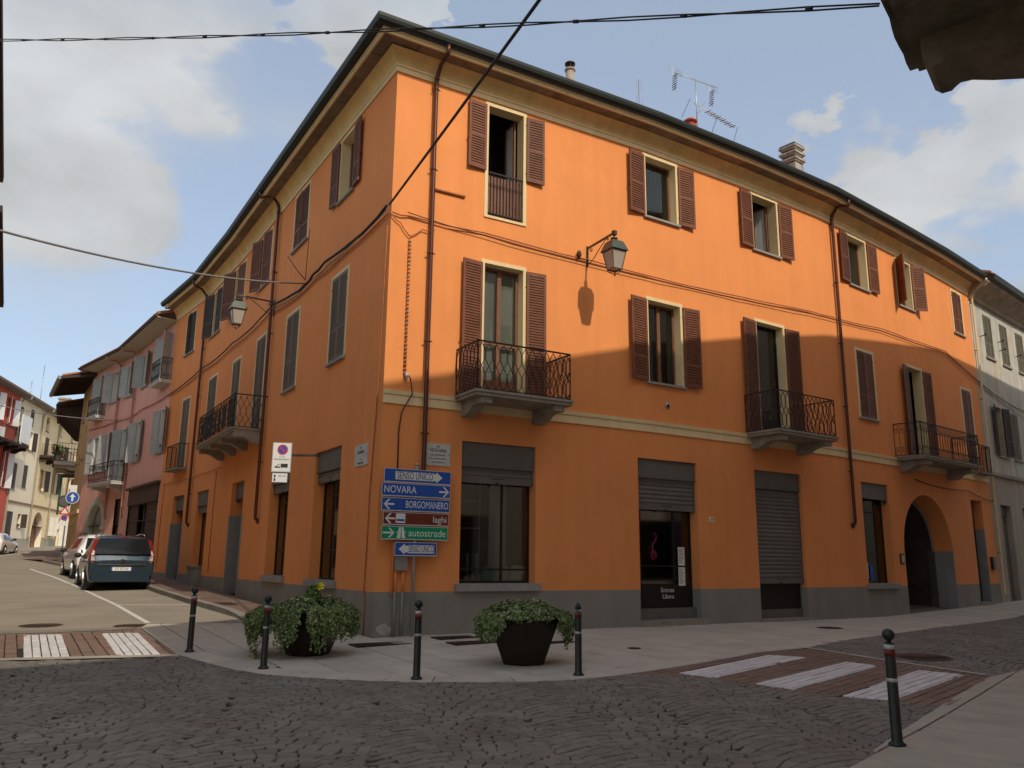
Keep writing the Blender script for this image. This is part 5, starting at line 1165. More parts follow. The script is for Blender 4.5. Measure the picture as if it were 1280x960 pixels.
# --- pink house
PB = thing('pink_house', (*K_.P(7, 0).xy, 1.0), 'pink house with pale grey shutters and thin balconies beyond the orange building', 'house')
PALEG = mat('pale_grey_window_surround', (.60, .58, .52), .8, var=.06)
P3 = [(.45, 1.5, 9.5, 11.75), (4.6, 5.6, 10.0, 11.7), (7.75, 8.75, 10.0, 11.7), (10.2, 11.15, 10.0, 11.7), (12.35, 13.2, 9.42, 11.7)]
P2 = [(.1, 1.1, 6.25, 8.22), (4.7, 5.7, 6.25, 8.25), (7.75, 8.75, 5.45, 8.25), (10.2, 11.1, 6.2, 8.22), (12.2, 13.2, 6.2, 8.22)]
P1 = [(.15, 5.9, .3, 4.6), (7.75, 8.7, .6, 4.6)]; PA = [(10.35, 12.75, .3, 3.3, 4.45)]
KE = K_.S[-1]
facade(PB, K_, 0, KE, -.1, 12.2, P1 + P2 + P3, PINK, (1.85, mat('pale_stone_plinth', (.36, .31, .27), .9, var=.15)), PA)
for h in P3[1:4]: window(PB, K_, *h, trim=PALEG, tw=.05, left=random.uniform(125, 160), right=random.uniform(120, 165), shm=SHP, sash='one', frame=WHITE, detail=False, glass=False, curtain=(.03, .97))
for h in (P3[0], P3[4]): window(PB, K_, *h, trim=PALEG, tw=.05, left=135, right=125, shm=SHP, sash='one', frame=WHITE, door=True, sill=False, detail=False, glass=False, curtain=(.03, .97))
for h in (P2[0], P2[1], P2[3], P2[4]): window(PB, K_, *h, trim=PALEG, tw=.07, left=random.uniform(140, 165), right=random.uniform(140, 165), shm=SHP, sash='one', frame=WHITE, detail=False, glass=False, curtain=(.03, .97))
window(PB, K_, *P2[2], trim=PALEG, tw=.07, left=140, right=150, shm=SHP, sash='one', frame=WHITE, door=True, sill=False, detail=False, glass=False, curtain=(.03, .97))
MARBW = mat('pale_balcony_marble', (.55, .53, .48), .7, var=.08)
balcony(PB, K_, .05, 1.95, 9.48, .5, style='scroll', cell=.24, rh=1.0, th=.14, slabm=MARBW); balcony(PB, K_, 12.0, 13.7, 9.4, .5, style='scroll', cell=.24, rh=1.0, th=.14, slabm=MARBW)
balcony(PB, K_, 7.1, 10.9, 5.42, .85, style='scroll', cell=.24, rh=1.0, th=.16, slabm=MARBW, brk=(.2, .8), brh=.35)
eave(PB, K_, -.0, KE, 12.22, .85, mat('cream_soffit', (.55, .49, .38), .8, var=.05), mat('brown_gutter', (.09, .05, .035), .5, .3))
PKP = mat('pink_brown_pipe', (.42, .20, .15), .5, .2)
for s in (7.0, 9.85): pipe(PB, K_, s, 11.9, 3.7, .9, 12.3, m=PKP, r=.05)
BRN = mat('brown_shopfront_metal', (.085, .052, .038), .6, .2, var=.12)
f = K_.frame(3.02, 0); mb = MB(); mb.box(-2.87, 2.87, -.06, .2, 4.1, 4.85, BRN, f); mb.box(-3.0, 3.0, -.2, .1, 4.85, 4.95, BRN, f); wpart('shop_sign_box', mb, PB)
for a, c in ((-2.87, -1.0), (.6, 2.87)):
    mb = MB()
    for k in range(24): mb.box(a, c, .06 + .01 * (k % 2), .12, .5 + k * .15, .5 + k * .15 + .142, BRN, f)
    wpart('roller_shutter', mb, PB, kind='stuff')
mb = MB(); mb.box(-1.0, .6, .2, .25, .4, 4.1, CGLASS, f); mb.box(-.25, -.15, .15, .2, .4, 4.1, BRN, f); wpart('shop_window', mb, PB)
f = K_.frame(8.22, 0); mb = MB(); mb.box(-.47, .47, .15, .2, .5, 3.4, WOODD, f); mb.box(-.47, .47, .1, .2, 3.4, 4.6, BRN, f); wpart('door', mb, PB)
a0, a1, za, zs, zt = PA[0]; cx, rx, rz = (a0 + a1) / 2, (a1 - a0) / 2, zt - zs; f = K_.frame(cx, 0); mb = MB(); n = 14; ST = mat('pale_arch_stone', (.50, .47, .38), .85, var=.1)
for k in range(n):
    A = [(-(rx + e) * cos(pi * t / n), zs + (rz + e) * sin(pi * t / n)) for e, t in ((0, k), (0, k + 1), (.36, k + 1), (.36, k))]; mb.prism([f @ Vector((x, -.05, z)) for x, z in A], f.to_3x3() @ Vector((0, .35, 0)), ST)
mb.box(-rx - .36, -rx, -.05, .3, .3, zs, ST, f); mb.box(rx, rx + .36, -.05, .3, .3, zs, ST, f); mb.box(-rx - .42, -rx + .02, -.1, .3, zs - .25, zs, ST, f); mb.box(rx - .02, rx + .42, -.1, .3, zs - .25, zs, ST, f); wpart('stone_arch', mb, PB)
mb = MB(); mb.box(-rx, rx, .32, .36, .3, zs, SHP, f); mb.face([f @ Vector((-rx * cos(pi * k / n), .33, zs + rz * sin(pi * k / n))) for k in range(n + 1)], SHP); wpart('gate', mb, PB)
wallcable(K_, [(0, 8.79), (4.8, 8.83), (9.6, 8.83), (KE - .2, 8.84)], CABB, .022, parent=PB, seed=31, sag=.06)
# --- ochre house with the deep wooden eave
YB = thing('ochre_house', (*Y_.P(3, 0).xy, 1.4), 'narrow ochre house with a deep dark wooden eave past the pink house', 'house')
YE = Y_.S[-1]; YH = [(1.0, 1.8, 9.9, 11.5), (3.2, 4.0, 9.8, 11.4), (1.0, 1.8, 7.3, 9.3), (3.0, 3.8, 5.6, 7.6), (4.3, 5.0, 7.3, 9.2), (1.6, 2.3, 2.6, 3.6), (3.0, 3.7, 1.2, 3.5), (4.5, 5.0, 2.7, 3.5)]
facade(YB, Y_, 0, YE, .5, 11.9, YH, YELL)
for h in YH: window(YB, Y_, *h, trim=None, liner=YELL, left=None, right=None, sash='one', frame=WOODF, detail=False, sill=h[2] > 5)
mb = MB(); sweep(mb, Y_, [(0, 4.1), (.08, 4.1), (.08, 4.3), (0, 4.3)], CREAM, 0, YE); wpart('string_course', mb, YB)
mb = MB(); sweep(mb, Y_, [(-.1, 12.05), (1.75, 11.65), (1.75, 11.8), (-.1, 12.2)], WOODD, -.4, YE + .8); wpart('eave_boards', mb, YB)
for k in range(10): f = Y_.frame(.1 + k * .6, 0); mb = MB(); mb.prism([f @ Vector((-.05, y, z)) for y, z in ((.0, 11.95), (-1.6, 11.58), (-1.6, 11.68), (0, 12.05))], f.to_3x3() @ Vector((.10, 0, 0)), WOODD); wpart('rafter', mb, YB)
mb = MB(); sweep(mb, Y_, [(1.76, 11.60), (1.90, 11.62), (1.92, 11.80), (1.76, 11.80)], mat('dull_zinc', (.20, .19, .18), .5, .4), -.4, YE + .8); wpart('gutter', mb, YB)
mb = MB(); sweep(mb, Y_, [(1.7, 11.82), (1.7, 11.92), (-4, 13.6), (-4, 13.5)], TILE, -.4, YE + .8); wpart('roof', mb, YB)
# --- dark house behind it, only its eave and balcony show
DP = PL([(-27.5, 51.5), (-31.6, 59.2), (-37.0, 69.3)], side=-1); DB = thing('balcony_house', (*DP.P(3, 0).xy, 1.5), 'house with a dark timber eave and railed balcony just past the ochre one', 'house')
facade(DB, DP, 0, DP.S[-1], .8, 11.0, [(1.2, 2.0, 7.6, 9.8), (3.6, 4.4, 7.6, 9.8), (2.2, 3.0, 4.0, 6.4)], YELL)
for h in [(1.2, 2.0, 7.6, 9.8), (3.6, 4.4, 7.6, 9.8), (2.2, 3.0, 4.0, 6.4)]: window(DB, DP, *h, trim=None, liner=YELL, sash='one', detail=False, sill=False)
mb = MB(); sweep(mb, DP, [(-.1, 11.3), (1.5, 10.95), (1.5, 11.1), (-.1, 11.5)], WOODD, 0, 8); wpart('eave_boards', mb, DB)
for k in range(8): f = DP.frame(.4 + k * 1.0, 0); mb = MB(); mb.prism([f @ Vector((-.07, y, z)) for y, z in ((.0, 9.7), (-.25, 9.75), (-1.3, 10.85), (-1.3, 10.98), (0, 11.2))], f.to_3x3() @ Vector((.14, 0, 0)), WOODD); wpart('bracket', mb, DB)
mb = MB(); sweep(mb, DP, [(1.45, 11.12), (1.45, 11.22), (-4, 12.8), (-4, 12.7)], TILE, 0, 8); wpart('roof', mb, DB)
balcony(DB, DP, .3, 5.4, 7.55, 1.25, style='bars', rh=1.15, th=.22, cell=.16, slabm=MARBW, brk=(.1, .5, .9))
mb = MB(); f = DP.frame(1.6, 0); mb.box(-.9, .9, -.75, -.65, 4.3, 6.7, mat('green_awning_cloth', (.012, .10, .06), .8, var=.1), f); mb.box(-.9, .9, -.75, .0, 6.7, 6.78, IRON, f); wpart('green_screen', mb, DB)
# --- left row across the street
def lrow(name, s0, s1, m, label, rows, arches=(), base=None, wh=None):
    b = thing(name, (*C_.P((s0 + s1) / 2, 0).xy, 2.0), label, 'house'); holes = []
    for r in rows: holes.append(r[:4])
    facade(b, C_, s0, s1, 1.0, 15.1, holes, m, base, arches)
    for r in rows:
        k = dict(trim=None, liner=m, detail=False, sash='one'); k.update(r[4] if len(r) > 4 else {}); window(b, C_, *r[:4], **k)
    eave(b, C_, s0, s1, 15.1, .8, mat('grey_boarded_soffit', (.26, .24, .21), .8, var=.1), mat('grey_gutter', (.22, .22, .21), .5, .4), roofh=3.4, depth=5.5)
    return b
OPB = dict(left=165, right=160, shm=SHD); OPW = dict(left=150, right=150, shm=WHITE); CLO = dict(left=1, right=2, shm=SHD, sash=None)
RB = lrow('red_house', -6, 18.8, REDW, 'deep red house with white shutters at the left edge of the street', [(4, 5.2, 12.6, 14.6, OPW), (9, 10.2, 12.6, 14.6, OPW), (12.8, 14.0, 12.4, 14.6, OPW), (16.4, 17.6, 12.4, 14.6, OPW), (9, 10.2, 8, 10, OPW), (12.6, 13.8, 7.2, 10.1, OPW), (16.6, 17.8, 7.2, 10.1, OPW), (13, 14.4, 11.0, 11.9, OPW), (13.6, 16.2, 2.0, 5.0, dict(sash='two'))])
balcony(RB, C_, 11.8, 18.6, 10.75, 1.2, style='bars', rh=1.1, th=.16, cell=.2, slabm=WOODD, brk=(.1, .4, .7, .97), brh=.5)
mb = MB(); mb.box(-1.2, 1.2, -1.3, -1.22, 10.9, 13.2, WHITE, C_.frame(17.2, 0)); wpart('white_awning', mb, RB)
CB = lrow('cream_house', 18.8, 25.3, CRW, 'pale cream house with small brown shuttered windows next to the red one', [(19.3, 20.1, 13.2, 14.4, dict(sill=True)), (22.0, 22.9, 13.2, 14.6, dict(shm=SHD, left=2, right=2, sash=None)), (19.4, 20.5, 10.95, 12.7, dict(left=150, right=150, shm=SHD)), (22.3, 23.4, 10.95, 12.65, OPB), (19.2, 20.3, 7.3, 9.5, CLO), (22.1, 23.1, 7.6, 9.6, CLO), (19.4, 20.8, 2.4, 5.4, CLO), (22.2, 23.1, 4.1, 5.3, dict(left=None, right=100, shm=SHD, sill=True))], base=(3.2, mat('cream_grey_plinth', (.42, .37, .30), .9)))
YC = lrow('arched_house', 25.3, 46, CRY, 'yellow cream house with a tall arched wooden gate at the street end', [(26.7, 27.7, 13.35, 14.7, dict(sill=True)), (31.4, 32.5, 13.6, 15.0, dict(sill=True)), (36.5, 37.5, 13.6, 14.9), (27.0, 28.3, 11.0, 12.8, dict(left=3, right=3, shm=SHD, sash=None)), (33, 34.3, 10.9, 12.8, OPB), (27.3, 28.6, 7.7, 9.7, OPB), (31.8, 33.1, 7.8, 9.9, OPB), (37.5, 38.7, 7.8, 9.9, OPB), (32.0, 33.1, 3.65, 5.5, dict(left=95, right=95, shm=CURT)), (35.0, 36.4, 2.6, 5.5, dict(left=None, right=100, shm=CURT, sill=False)), (40, 41, 3.2, 5)], [(26.2, 29.9, 1.9, 3.7, 5.75)], base=(3.45, mat('yellow_grey_plinth', (.40, .36, .27), .9)))
a0, a1, za, zs, zt = 26.2, 29.9, 1.9, 3.7, 5.75; cx, rx, rz = (a0 + a1) / 2, (a1 - a0) / 2, zt - zs; f = C_.frame(cx, 0); mb = MB(); n = 14
PTS = [(-rx, za)] + [(-rx * cos(pi * k / n), zs + rz * sin(pi * k / n)) for k in range(n + 1)] + [(rx, za)]
for p, q in zip(PTS, PTS[1:]): mb.face([f @ Vector((p[0], 0, p[1])), f @ Vector((q[0], 0, q[1])), f @ Vector((q[0], .5, q[1])), f @ Vector((p[0], .5, p[1]))], CRW)
wpart('arch_reveal', mb, YC); mb = MB()
for k in range(8): z = za + .1 + k * .48; mb.box(-rx, rx, .5 + .02 * (k % 2), .6, z, z + .46, WOODG, f)
wpart('gate', mb, YC)
mb = MB(); sweep(mb, C_, [(0, 6.15), (.08, 6.15), (.08, 6.33), (0, 6.33)], mat('brown_band', (.30, .17, .10), .8), 18.85, 45); wpart('string_course', mb, YC)
balcony(YC, C_, 25.6, 33.4, 10.9, 1.2, style='bars', rh=1.05, th=.2, cell=.2, slabm=WOODD, brk=(.05, .35, .65, .95), brh=.4)
for s, bb in ((18.8, CB), (25.3, YC), (31.2, YC)): pipe(bb, C_, s, 14.7, 3.2, .9, 15.2, m=mat('grey_beige_pipe', (.34, .29, .22), .5, .2), r=.07, elbow=False)
rr = random.Random(5)
for k in range(7):
    c = C_.P(26.2 + k * .55, 11.2, 1.05)
    def fern(n, rn, c=c): v = rn.normal(0, 1, (n, 3)); v /= np.linalg.norm(v, axis=1)[:, None]; return v * np.array([.28, .28, .5]) * rn.uniform(.4, 1, n)[:, None] + np.array([0, 0, .5]), v
    t = thing('potted_plant', c, 'bushy potted plant, %s of those lining the far yellow balcony' % ORD[6 - k], 'plant', 'plants on the far balcony'); lpart('foliage', leaves(90, fern, LEAF, mat('dry_leaf', (.25, .14, .05), .7), .45, .09, 40 + k), t, kind='stuff')
    q = MB(); q.lathe([(.12, -.1), (.16, .15), (.17, .15)], TILE, n=8); lpart('pot', q, t)
mb = MB(); f = C_.frame(22, 0, -4.2); 
wthing('chimney_block', (lambda m_: (m_.box(-.5, .5, -.5, .5, 16.4, 18.4, CONC, C_.frame(38.5, 0, -1.5)), m_.box(-.6, .6, -.6, .6, 18.4, 18.6, CONC, C_.frame(38.5, 0, -1.5)), m_)[2])(MB()), C_.P(38.5, 16, -1.5), label='grey chimney block above the roofs at the end of the street', cat='chimney')
def fant(s, h, lab):
    g = C_.frame(s, 0, -2.5); t = MB(); t.tube([g @ Vector((0, 0, 16)), g @ Vector((0, 0, h))], .03, SILV, n=5)
    for k in range(6): t.tube([g @ Vector((-.3, 0, h - .2 - .3 * k)), g @ Vector((.3, 0, h - .12 - .3 * k))], .02, SILV, n=4)
    wthing('tv_antenna', t, g @ Vector((0, 0, 16)), label=lab, cat='antenna')
fant(33, 21.0, 'thin distant aerial rising over the red tiled roof'); fant(29.5, 18.6, 'shorter distant aerial left of the tall thin one')
# --- weathered white building on the right
WB = thing('weathered_building', (*W_.P(3, 0).xy, .4), 'weathered pale grey building with stained plaster and grey green shutters at the right edge', 'building')
SHO = mat('olive_grey_shutter_paint', (.15, .135, .095), .7, var=.15, vs=6)
W3 = [(1.45 + 1.95 * k, 2.35 + 1.95 * k, 9.95, 11.75) for k in range(8)]; W2 = [(1.55, 2.45, 5.95, 7.95)] + [(3.45 + 1.95 * k, 4.3 + 1.95 * k, 5.95, 7.9) for k in range(6)]
W1 = [(1.0, 2.2, .3, 4.0), (3.6, 4.9, .3, 4.0), (7, 8.2, .3, 4.0), (10, 11.2, 1.0, 3.8)]
WE = 22
mb = MB(); wall(mb, W_, 0, WE, 5.1, 12.1, W3 + W2, WHITEB); wpart('wall', mb, WB); mb = MB(); wall(mb, W_, 0, WE, -.3, 5.1, W1, STUCCO); wpart('lower_wall', mb, WB)
mb = MB(); sweep(mb, W_, [(-1.2, 0), (-1.2, 12)], INNER, 0, WE, closed=False); wpart('inner_wall', mb, WB)
for i, h in enumerate(W3): window(WB, W_, *h, trim=None, liner=WHITEB, left=2, right=3, shm=SHO, sash=None)
window(WB, W_, *W2[0], trim=None, liner=WHITEB, left=165, right=168, shm=SHD, sash='one')
for h in W2[1:]: window(WB, W_, *h, trim=None, liner=WHITEB, left=2, right=3, shm=SHO, sash=None)
for h in W1[:3]: liner(WB, W_, *h, .4, [(99, STUCCO)]); roller(WB, W_, h[0], h[1], 4.0, 3.6, .35, d=-.25, wmat=mat('beige_roller', (.27, .24, .20), .6, .2))
mb = MB(); sweep(mb, W_, [(0, 5.06), (.10, 5.08), (.12, 5.20), (0, 5.24)], STUCCO, 0, WE); wpart('string_course', mb, WB)
mb = MB(); sweep(mb, W_, [(0, 12.08), (.12, 12.1), (.16, 12.22), (.75, 12.62), (.78, 12.70), (0, 12.75)], mat('stained_cornice', (.30, .24, .17), .9, var=.3, vs=2, stain=((.45, .36, .2), 2, .55, .8)), 0.01, WE); wpart('cornice', mb, WB)
mb = MB(); sweep(mb, W_, [(.79, 12.74), (.95, 12.76), (1.0, 12.95), (.97, 12.97), (.80, 12.90)], GUT, .25, WE); wpart('gutter', mb, WB)
mb = MB(); sweep(mb, W_, [(.9, 12.98), (.9, 13.06), (-5, 15.2), (-5, 15.1)], TILE, .1, WE); wpart('roof', mb, WB)
wallcable(W_, [(0, 8.70), (2.6, 8.35), (5, 8.2), (9, 8.0)], BLACK, .018, parent=WB, seed=41, sag=.05); wallcable(W_, [(0, 8.62), (4, 8.0), (9, 7.7)], CABB, .013, parent=WB, seed=42)
for s, z in ((.9, 10.7), (3.0, 10.85), (3.1, 10.5), (5.1, 10.6)): mb = MB(); mb.bar(W_.P(s, z, 0), W_.P(s, z + .02, .22), .03, IRON); mb.box(-.02, .02, -.24, -.2, 0, .1, IRON, W_.frame(s, z)); wpart('shutter_stop', mb, WB)
# --- buildings that are behind and beside the camera: they throw the shade across the crossing
def shell(name, label, P, z1, m, loc, cat='building', eavew=None):
    b = thing(name, loc, label, cat); n = len(P); mb = MB()
    mb.mesh([(x, y, -.5) for x, y in P] + [(x, y, z1) for x, y in P], [(k, (k + 1) % n, n + (k + 1) % n, n + k) for k in range(n)], m); wpart('wall', mb, b); return b
PALE = mat('pale_facade_plaster', (.80, .74, .62), .9, var=.05, vs=.6)
OPW_ = [(2.95, 1.75), (4.80, 5.05), (20.6, 21.9), (34, 33), (40, 26), (24, 8), (9, -1.5), (5.2, -1.6)]
OP = shell('opposite_building', 'pale plastered building close on the right whose old stone balcony hangs overhead', OPW_, 15.6, PALE, (3, 2, 0))
mb = MB(); EV = [(2.3, 1.95), (4.22, 5.46), (19.7, 22.1), (33.4, 33.8), (40.6, 26), (24.6, 7.2), (9.5, -2.3), (4.5, -1.75)]; mb.prism([(x, y, 15.6) for x, y in EV], (0, 0, .4), TILE); wpart('roof', mb, OP)
def flatwin(b, a, c, z, w=1.1, h=1.8, n=4, m=SHB, skip=()):
    A, B = Vector(a), Vector(c); D = (B - A); L = D.length; D.normalize(); N = Vector((D.y, -D.x))
    for k in range(n):
        if k in skip: continue
        p = A + D * (L * (k + .5) / n)
        for sg in (1, -1):
            mb = MB(); X = Vector((D.x, D.y, 0)); Nn = Vector((N.x, N.y, 0)); o = Vector((p.x, p.y, z)); M = Matrix((X, -Nn, Vector((0, 0, 1)))).transposed().to_4x4(); M.translation = o
            mb.box(-w / 2, w / 2, -.03, .03, 0, h, WOODF, M); mb.box(-w / 2 + .06, w / 2 - .06, -.04, .04, .06, h - .06, CGLASS, M)
            for x in (-w - .02, w / 2 + .02): mb.box(x, x + w / 2, -.07, .07, -.02, h, m, M)
            wpart('window', mb, b); break
for z in (5.4, 8.8, 12.1): flatwin(OP, (20.6, 21.9), (4.80, 5.05), z, n=6, m=SHG)
for z in (1.0,): flatwin(OP, (20.6, 21.9), (4.80, 5.05), z, w=1.5, h=2.3, n=5, m=GREYJ)
BK = [(5.4, -2.1), (-1.6, -8.2), (4, -15), (14, -9)]
BB = shell('rear_building', 'plain cream building behind the viewer whose roof shades the setts', BK, 15.6, PALE, (2, -5, 0)); mb = MB(); mb.prism([(x, y, 15.6) for x, y in [(4.95, -1.55), (2.7, -3.45), (-2.2, -7.6), (3.6, -15.6), (14.6, -9.4)]], (0, 0, .4), TILE); wpart('roof', mb, BB)
for z in (1.2, 5.2, 8.6, 12): flatwin(BB, (-1.6, -8.2), (5.4, -2.1), z, n=3)
for nm, lab, P_, E_, hz_ in (('left_building', 'cream building just outside the left edge, only its dark eave line showing at top', [(-7.4, 9.3), (-12.35, 17.25), (-18, 14), (-13, 6)], [(-6.62, 8.9), (-7.90, 11.0), (-11.70, 17.3), (-18.4, 13.6), (-12.8, 5.4)], 10.0),
                         ('left_house', 'second building along the left edge, its dark eave showing below the first', [(-13.4, 18.95), (-18.2, 26.85), (-24, 23.5), (-19, 15.5)], [(-12.70, 18.9), (-17.52, 26.9), (-24.3, 23.9), (-19, 15.2)], 10.0),
                         ('left_far_house', 'cream house beyond the left edge of the street', [(-20.5, 29), (-35.6, 51.6), (-44, 46), (-29, 23)], [(-20.0, 28.6), (-35.2, 52), (-44.4, 46.2), (-29, 22.6)], 10.4)):
    LB = shell(nm, lab, P_, hz_, CRY, (P_[0][0], P_[0][1], 0)); mb = MB(); mb.prism([(x, y, hz_) for x, y in E_], (0, 0, .16), WOODD); wpart('eave', mb, LB)
    for z in (1.2, 4.4, 7.4): flatwin(LB, P_[0], P_[1], z, n=3 if hz_ < 10.2 else 8, m=SHD)
# old stone balcony overhead, top right
SB_ = mat('old_dark_balcony_stone', (.15, .12, .09), .95, var=.3, vs=4, bump=.4, bs=18, stain=((.07, .05, .035), 3, .5, .7))
o2 = Vector((2.41, 4.45)); dd = Vector((-.599, -.80)).normalized(); nn = Vector((-dd.y, dd.x)) * -1; nn = Vector((.80, -.599)).normalized()
def bp(a, b_, z): q = o2 + dd * a + nn * b_; return Vector((q.x, q.y, z))
rng_ = random.Random(4); seq = [(a, rng_.uniform(-.008, .012)) for a in np.linspace(0, 2.9, 30)]
mb = MB(); und = 4.60
poly = [bp(a, b_, und) for a, b_ in seq] + [bp(2.9, 1.9, und), bp(-.0, 1.9, und)]; mb.prism(poly, (0, 0, .17), SB_)
mb.prism([bp(.0 + .03, .05, und - .04), bp(2.87, .05, und - .04), bp(2.87, 1.9, und - .04), bp(.03, 1.9, und - .04)], (0, 0, .04), SB_)
SBO = wpart('stone_balcony', mb, OP)
for a0 in (.045, 2.3):
    prof = [(.12, und - .04), (.12, und - .15), (.125, und - .20), (.16, und - .235), (.21, und - .235), (.235, und - .215), (.26, und - .20), (.32, und - .205), (.42, und - .245), (.6, und - .30), (1.0, und - .42), (1.9, und - .6), (1.9, und - .04)]
    g = MB(); g.prism([bp(a0, b_, z) for b_, z in prof], bp(.34, 0, 0) - bp(0, 0, 0), SB_); wpart('bracket', g, SBO)
g = MB(); lattice(g, bp(.08, .08, 0), bp(2.8, .08, 0), 4.78, 1.0, .17, 'bars'); lattice(g, bp(.08, 1.6, 0), bp(.08, .08, 0), 4.78, 1.0, .17, 'bars'); wpart('railing', g, SBO)

# ================================================================== CARS
def car(name, M, label, st, paint, rear, wheels, sidewin, plate=None, scale=1.0, clad=None, cat='car', extras=None):
    t = link(name, None, None, M @ Matrix.Scale(scale, 4), label=label, cat=cat)
    def section(s):
        y, ws, zs, wb, zb, wr, zr = s
        half = [(0, zs), (ws * .92, zs), (ws, zs + .07), (wb + .015, zs + (zb - zs) * .45), (wb + .02, zs + (zb - zs) * .75), (wb, zb), (wb + (wr - wb) * .55, zb + (zr - zb) * .50), (wr + .02, zr - .07), (wr - .05, zr - .015), (wr * .7, zr + .01), (0, zr + .022)]
        return [(x, y, z) for x, z in half] + [(-x, y, z) for x, z in reversed(half[1:-1])]
    # subdivide stations smoothly
    S2 = []
    for a, b in zip(st, st[1:]):
        for k in range(3): u = k / 3; S2.append([p + (q - p) * u for p, q in zip(a, b)])
    S2.append(list(st[-1]))
    for _ in range(1): S2 = [S2[0]] + [[S2[i][0]] + [(S2[i - 1][j] + 2 * S2[i][j] + S2[i + 1][j]) / 4 for j in range(1, 7)] for i in range(1, len(S2) - 1)] + [S2[-1]]
    R = [section(s) for s in S2]; n = len(R[0]); vs = sum(R, []); mb = MB(); mb.mesh(vs, [(i * n + k, i * n + (k + 1) % n, (i + 1) * n + (k + 1) % n, (i + 1) * n + k) for i in range(len(R) - 1) for k in range(n)], paint, True); mb.mesh(R[0], [tuple(range(n))], paint); mb.mesh(R[-1], [tuple(reversed(range(n)))], paint)
    lpart('body', mb, t)
    def halfw(y, z):   # side surface x at (y,z)
        for a, b in zip(S2, S2[1:]):
            if a[0] <= y <= b[0]:
                u = (y - a[0]) / (b[0] - a[0]); s = [p + (q - p) * u for p, q in zip(a, b)]; h = section(s)[:11]
                for p, q in zip(h[2:], h[3:]):
                    if p[2] <= z <= q[2]: w = (z - p[2]) / (q[2] - p[2] + 1e-9); return p[0] + (q[0] - p[0]) * w
                return h[5][0]
        return .8
    for sg in (1, -1):
        for poly in sidewin:
            g = MB(); g.face([(sg * (halfw(y, z) + .008), y, z) for y, z in poly], CGLASS); lpart('side_window', g, t)
    for y, r in wheels:
        for sg in (1, -1):
            x = halfw(y, .5)
            a = MB(); a.tube([(sg * (x - .30), y, r + .03), (sg * (x + .012), y, r + .03)], r + .06, PLAST if clad else INK, n=24); lpart('wheel_arch', a, t)
            w = MB(); w.tube([(sg * (x - .20), y, r), (sg * (x - .01), y, r), (sg * (x + .025), y, r)], [r, r, r * .93], TYRE, n=26); wo = lpart('wheel', w, t)
            h = MB(); h.tube([(sg * (x + .02), y, r), (sg * (x + .030), y, r)], r * .64, RIM, n=20)
            for k in range(5): aa = k * 2 * pi / 5; h.bar((sg * (x + .034), y, r), (sg * (x + .034), y + r * .6 * cos(aa), r + r * .6 * sin(aa)), .035, RIM)
            h2 = lpart('rim', h, wo)
    if clad:
        for sg in (1, -1): g = MB(); g.face([(sg * (halfw(y, z) + .01), y, z) for y, z in ((.15, .3), (4.1, .3), (4.1, .52), (.15, .52))], PLAST); lpart('sill_cladding', g, t)
    rear(t)
    for sg in (1, -1):
        ym = wheels[1][0] - .62; x = halfw(ym, 1.0); g = MB(); g.sphere((sg * (x + .12), ym, 1.06), .1, PLAST if not extras else extras, 10, 7, (1.1, .5, .85)); g.bar((sg * (x - .02), ym, 1.02), (sg * (x + .08), ym, 1.04), .05, PLAST); lpart('mirror', g, t)
    return t
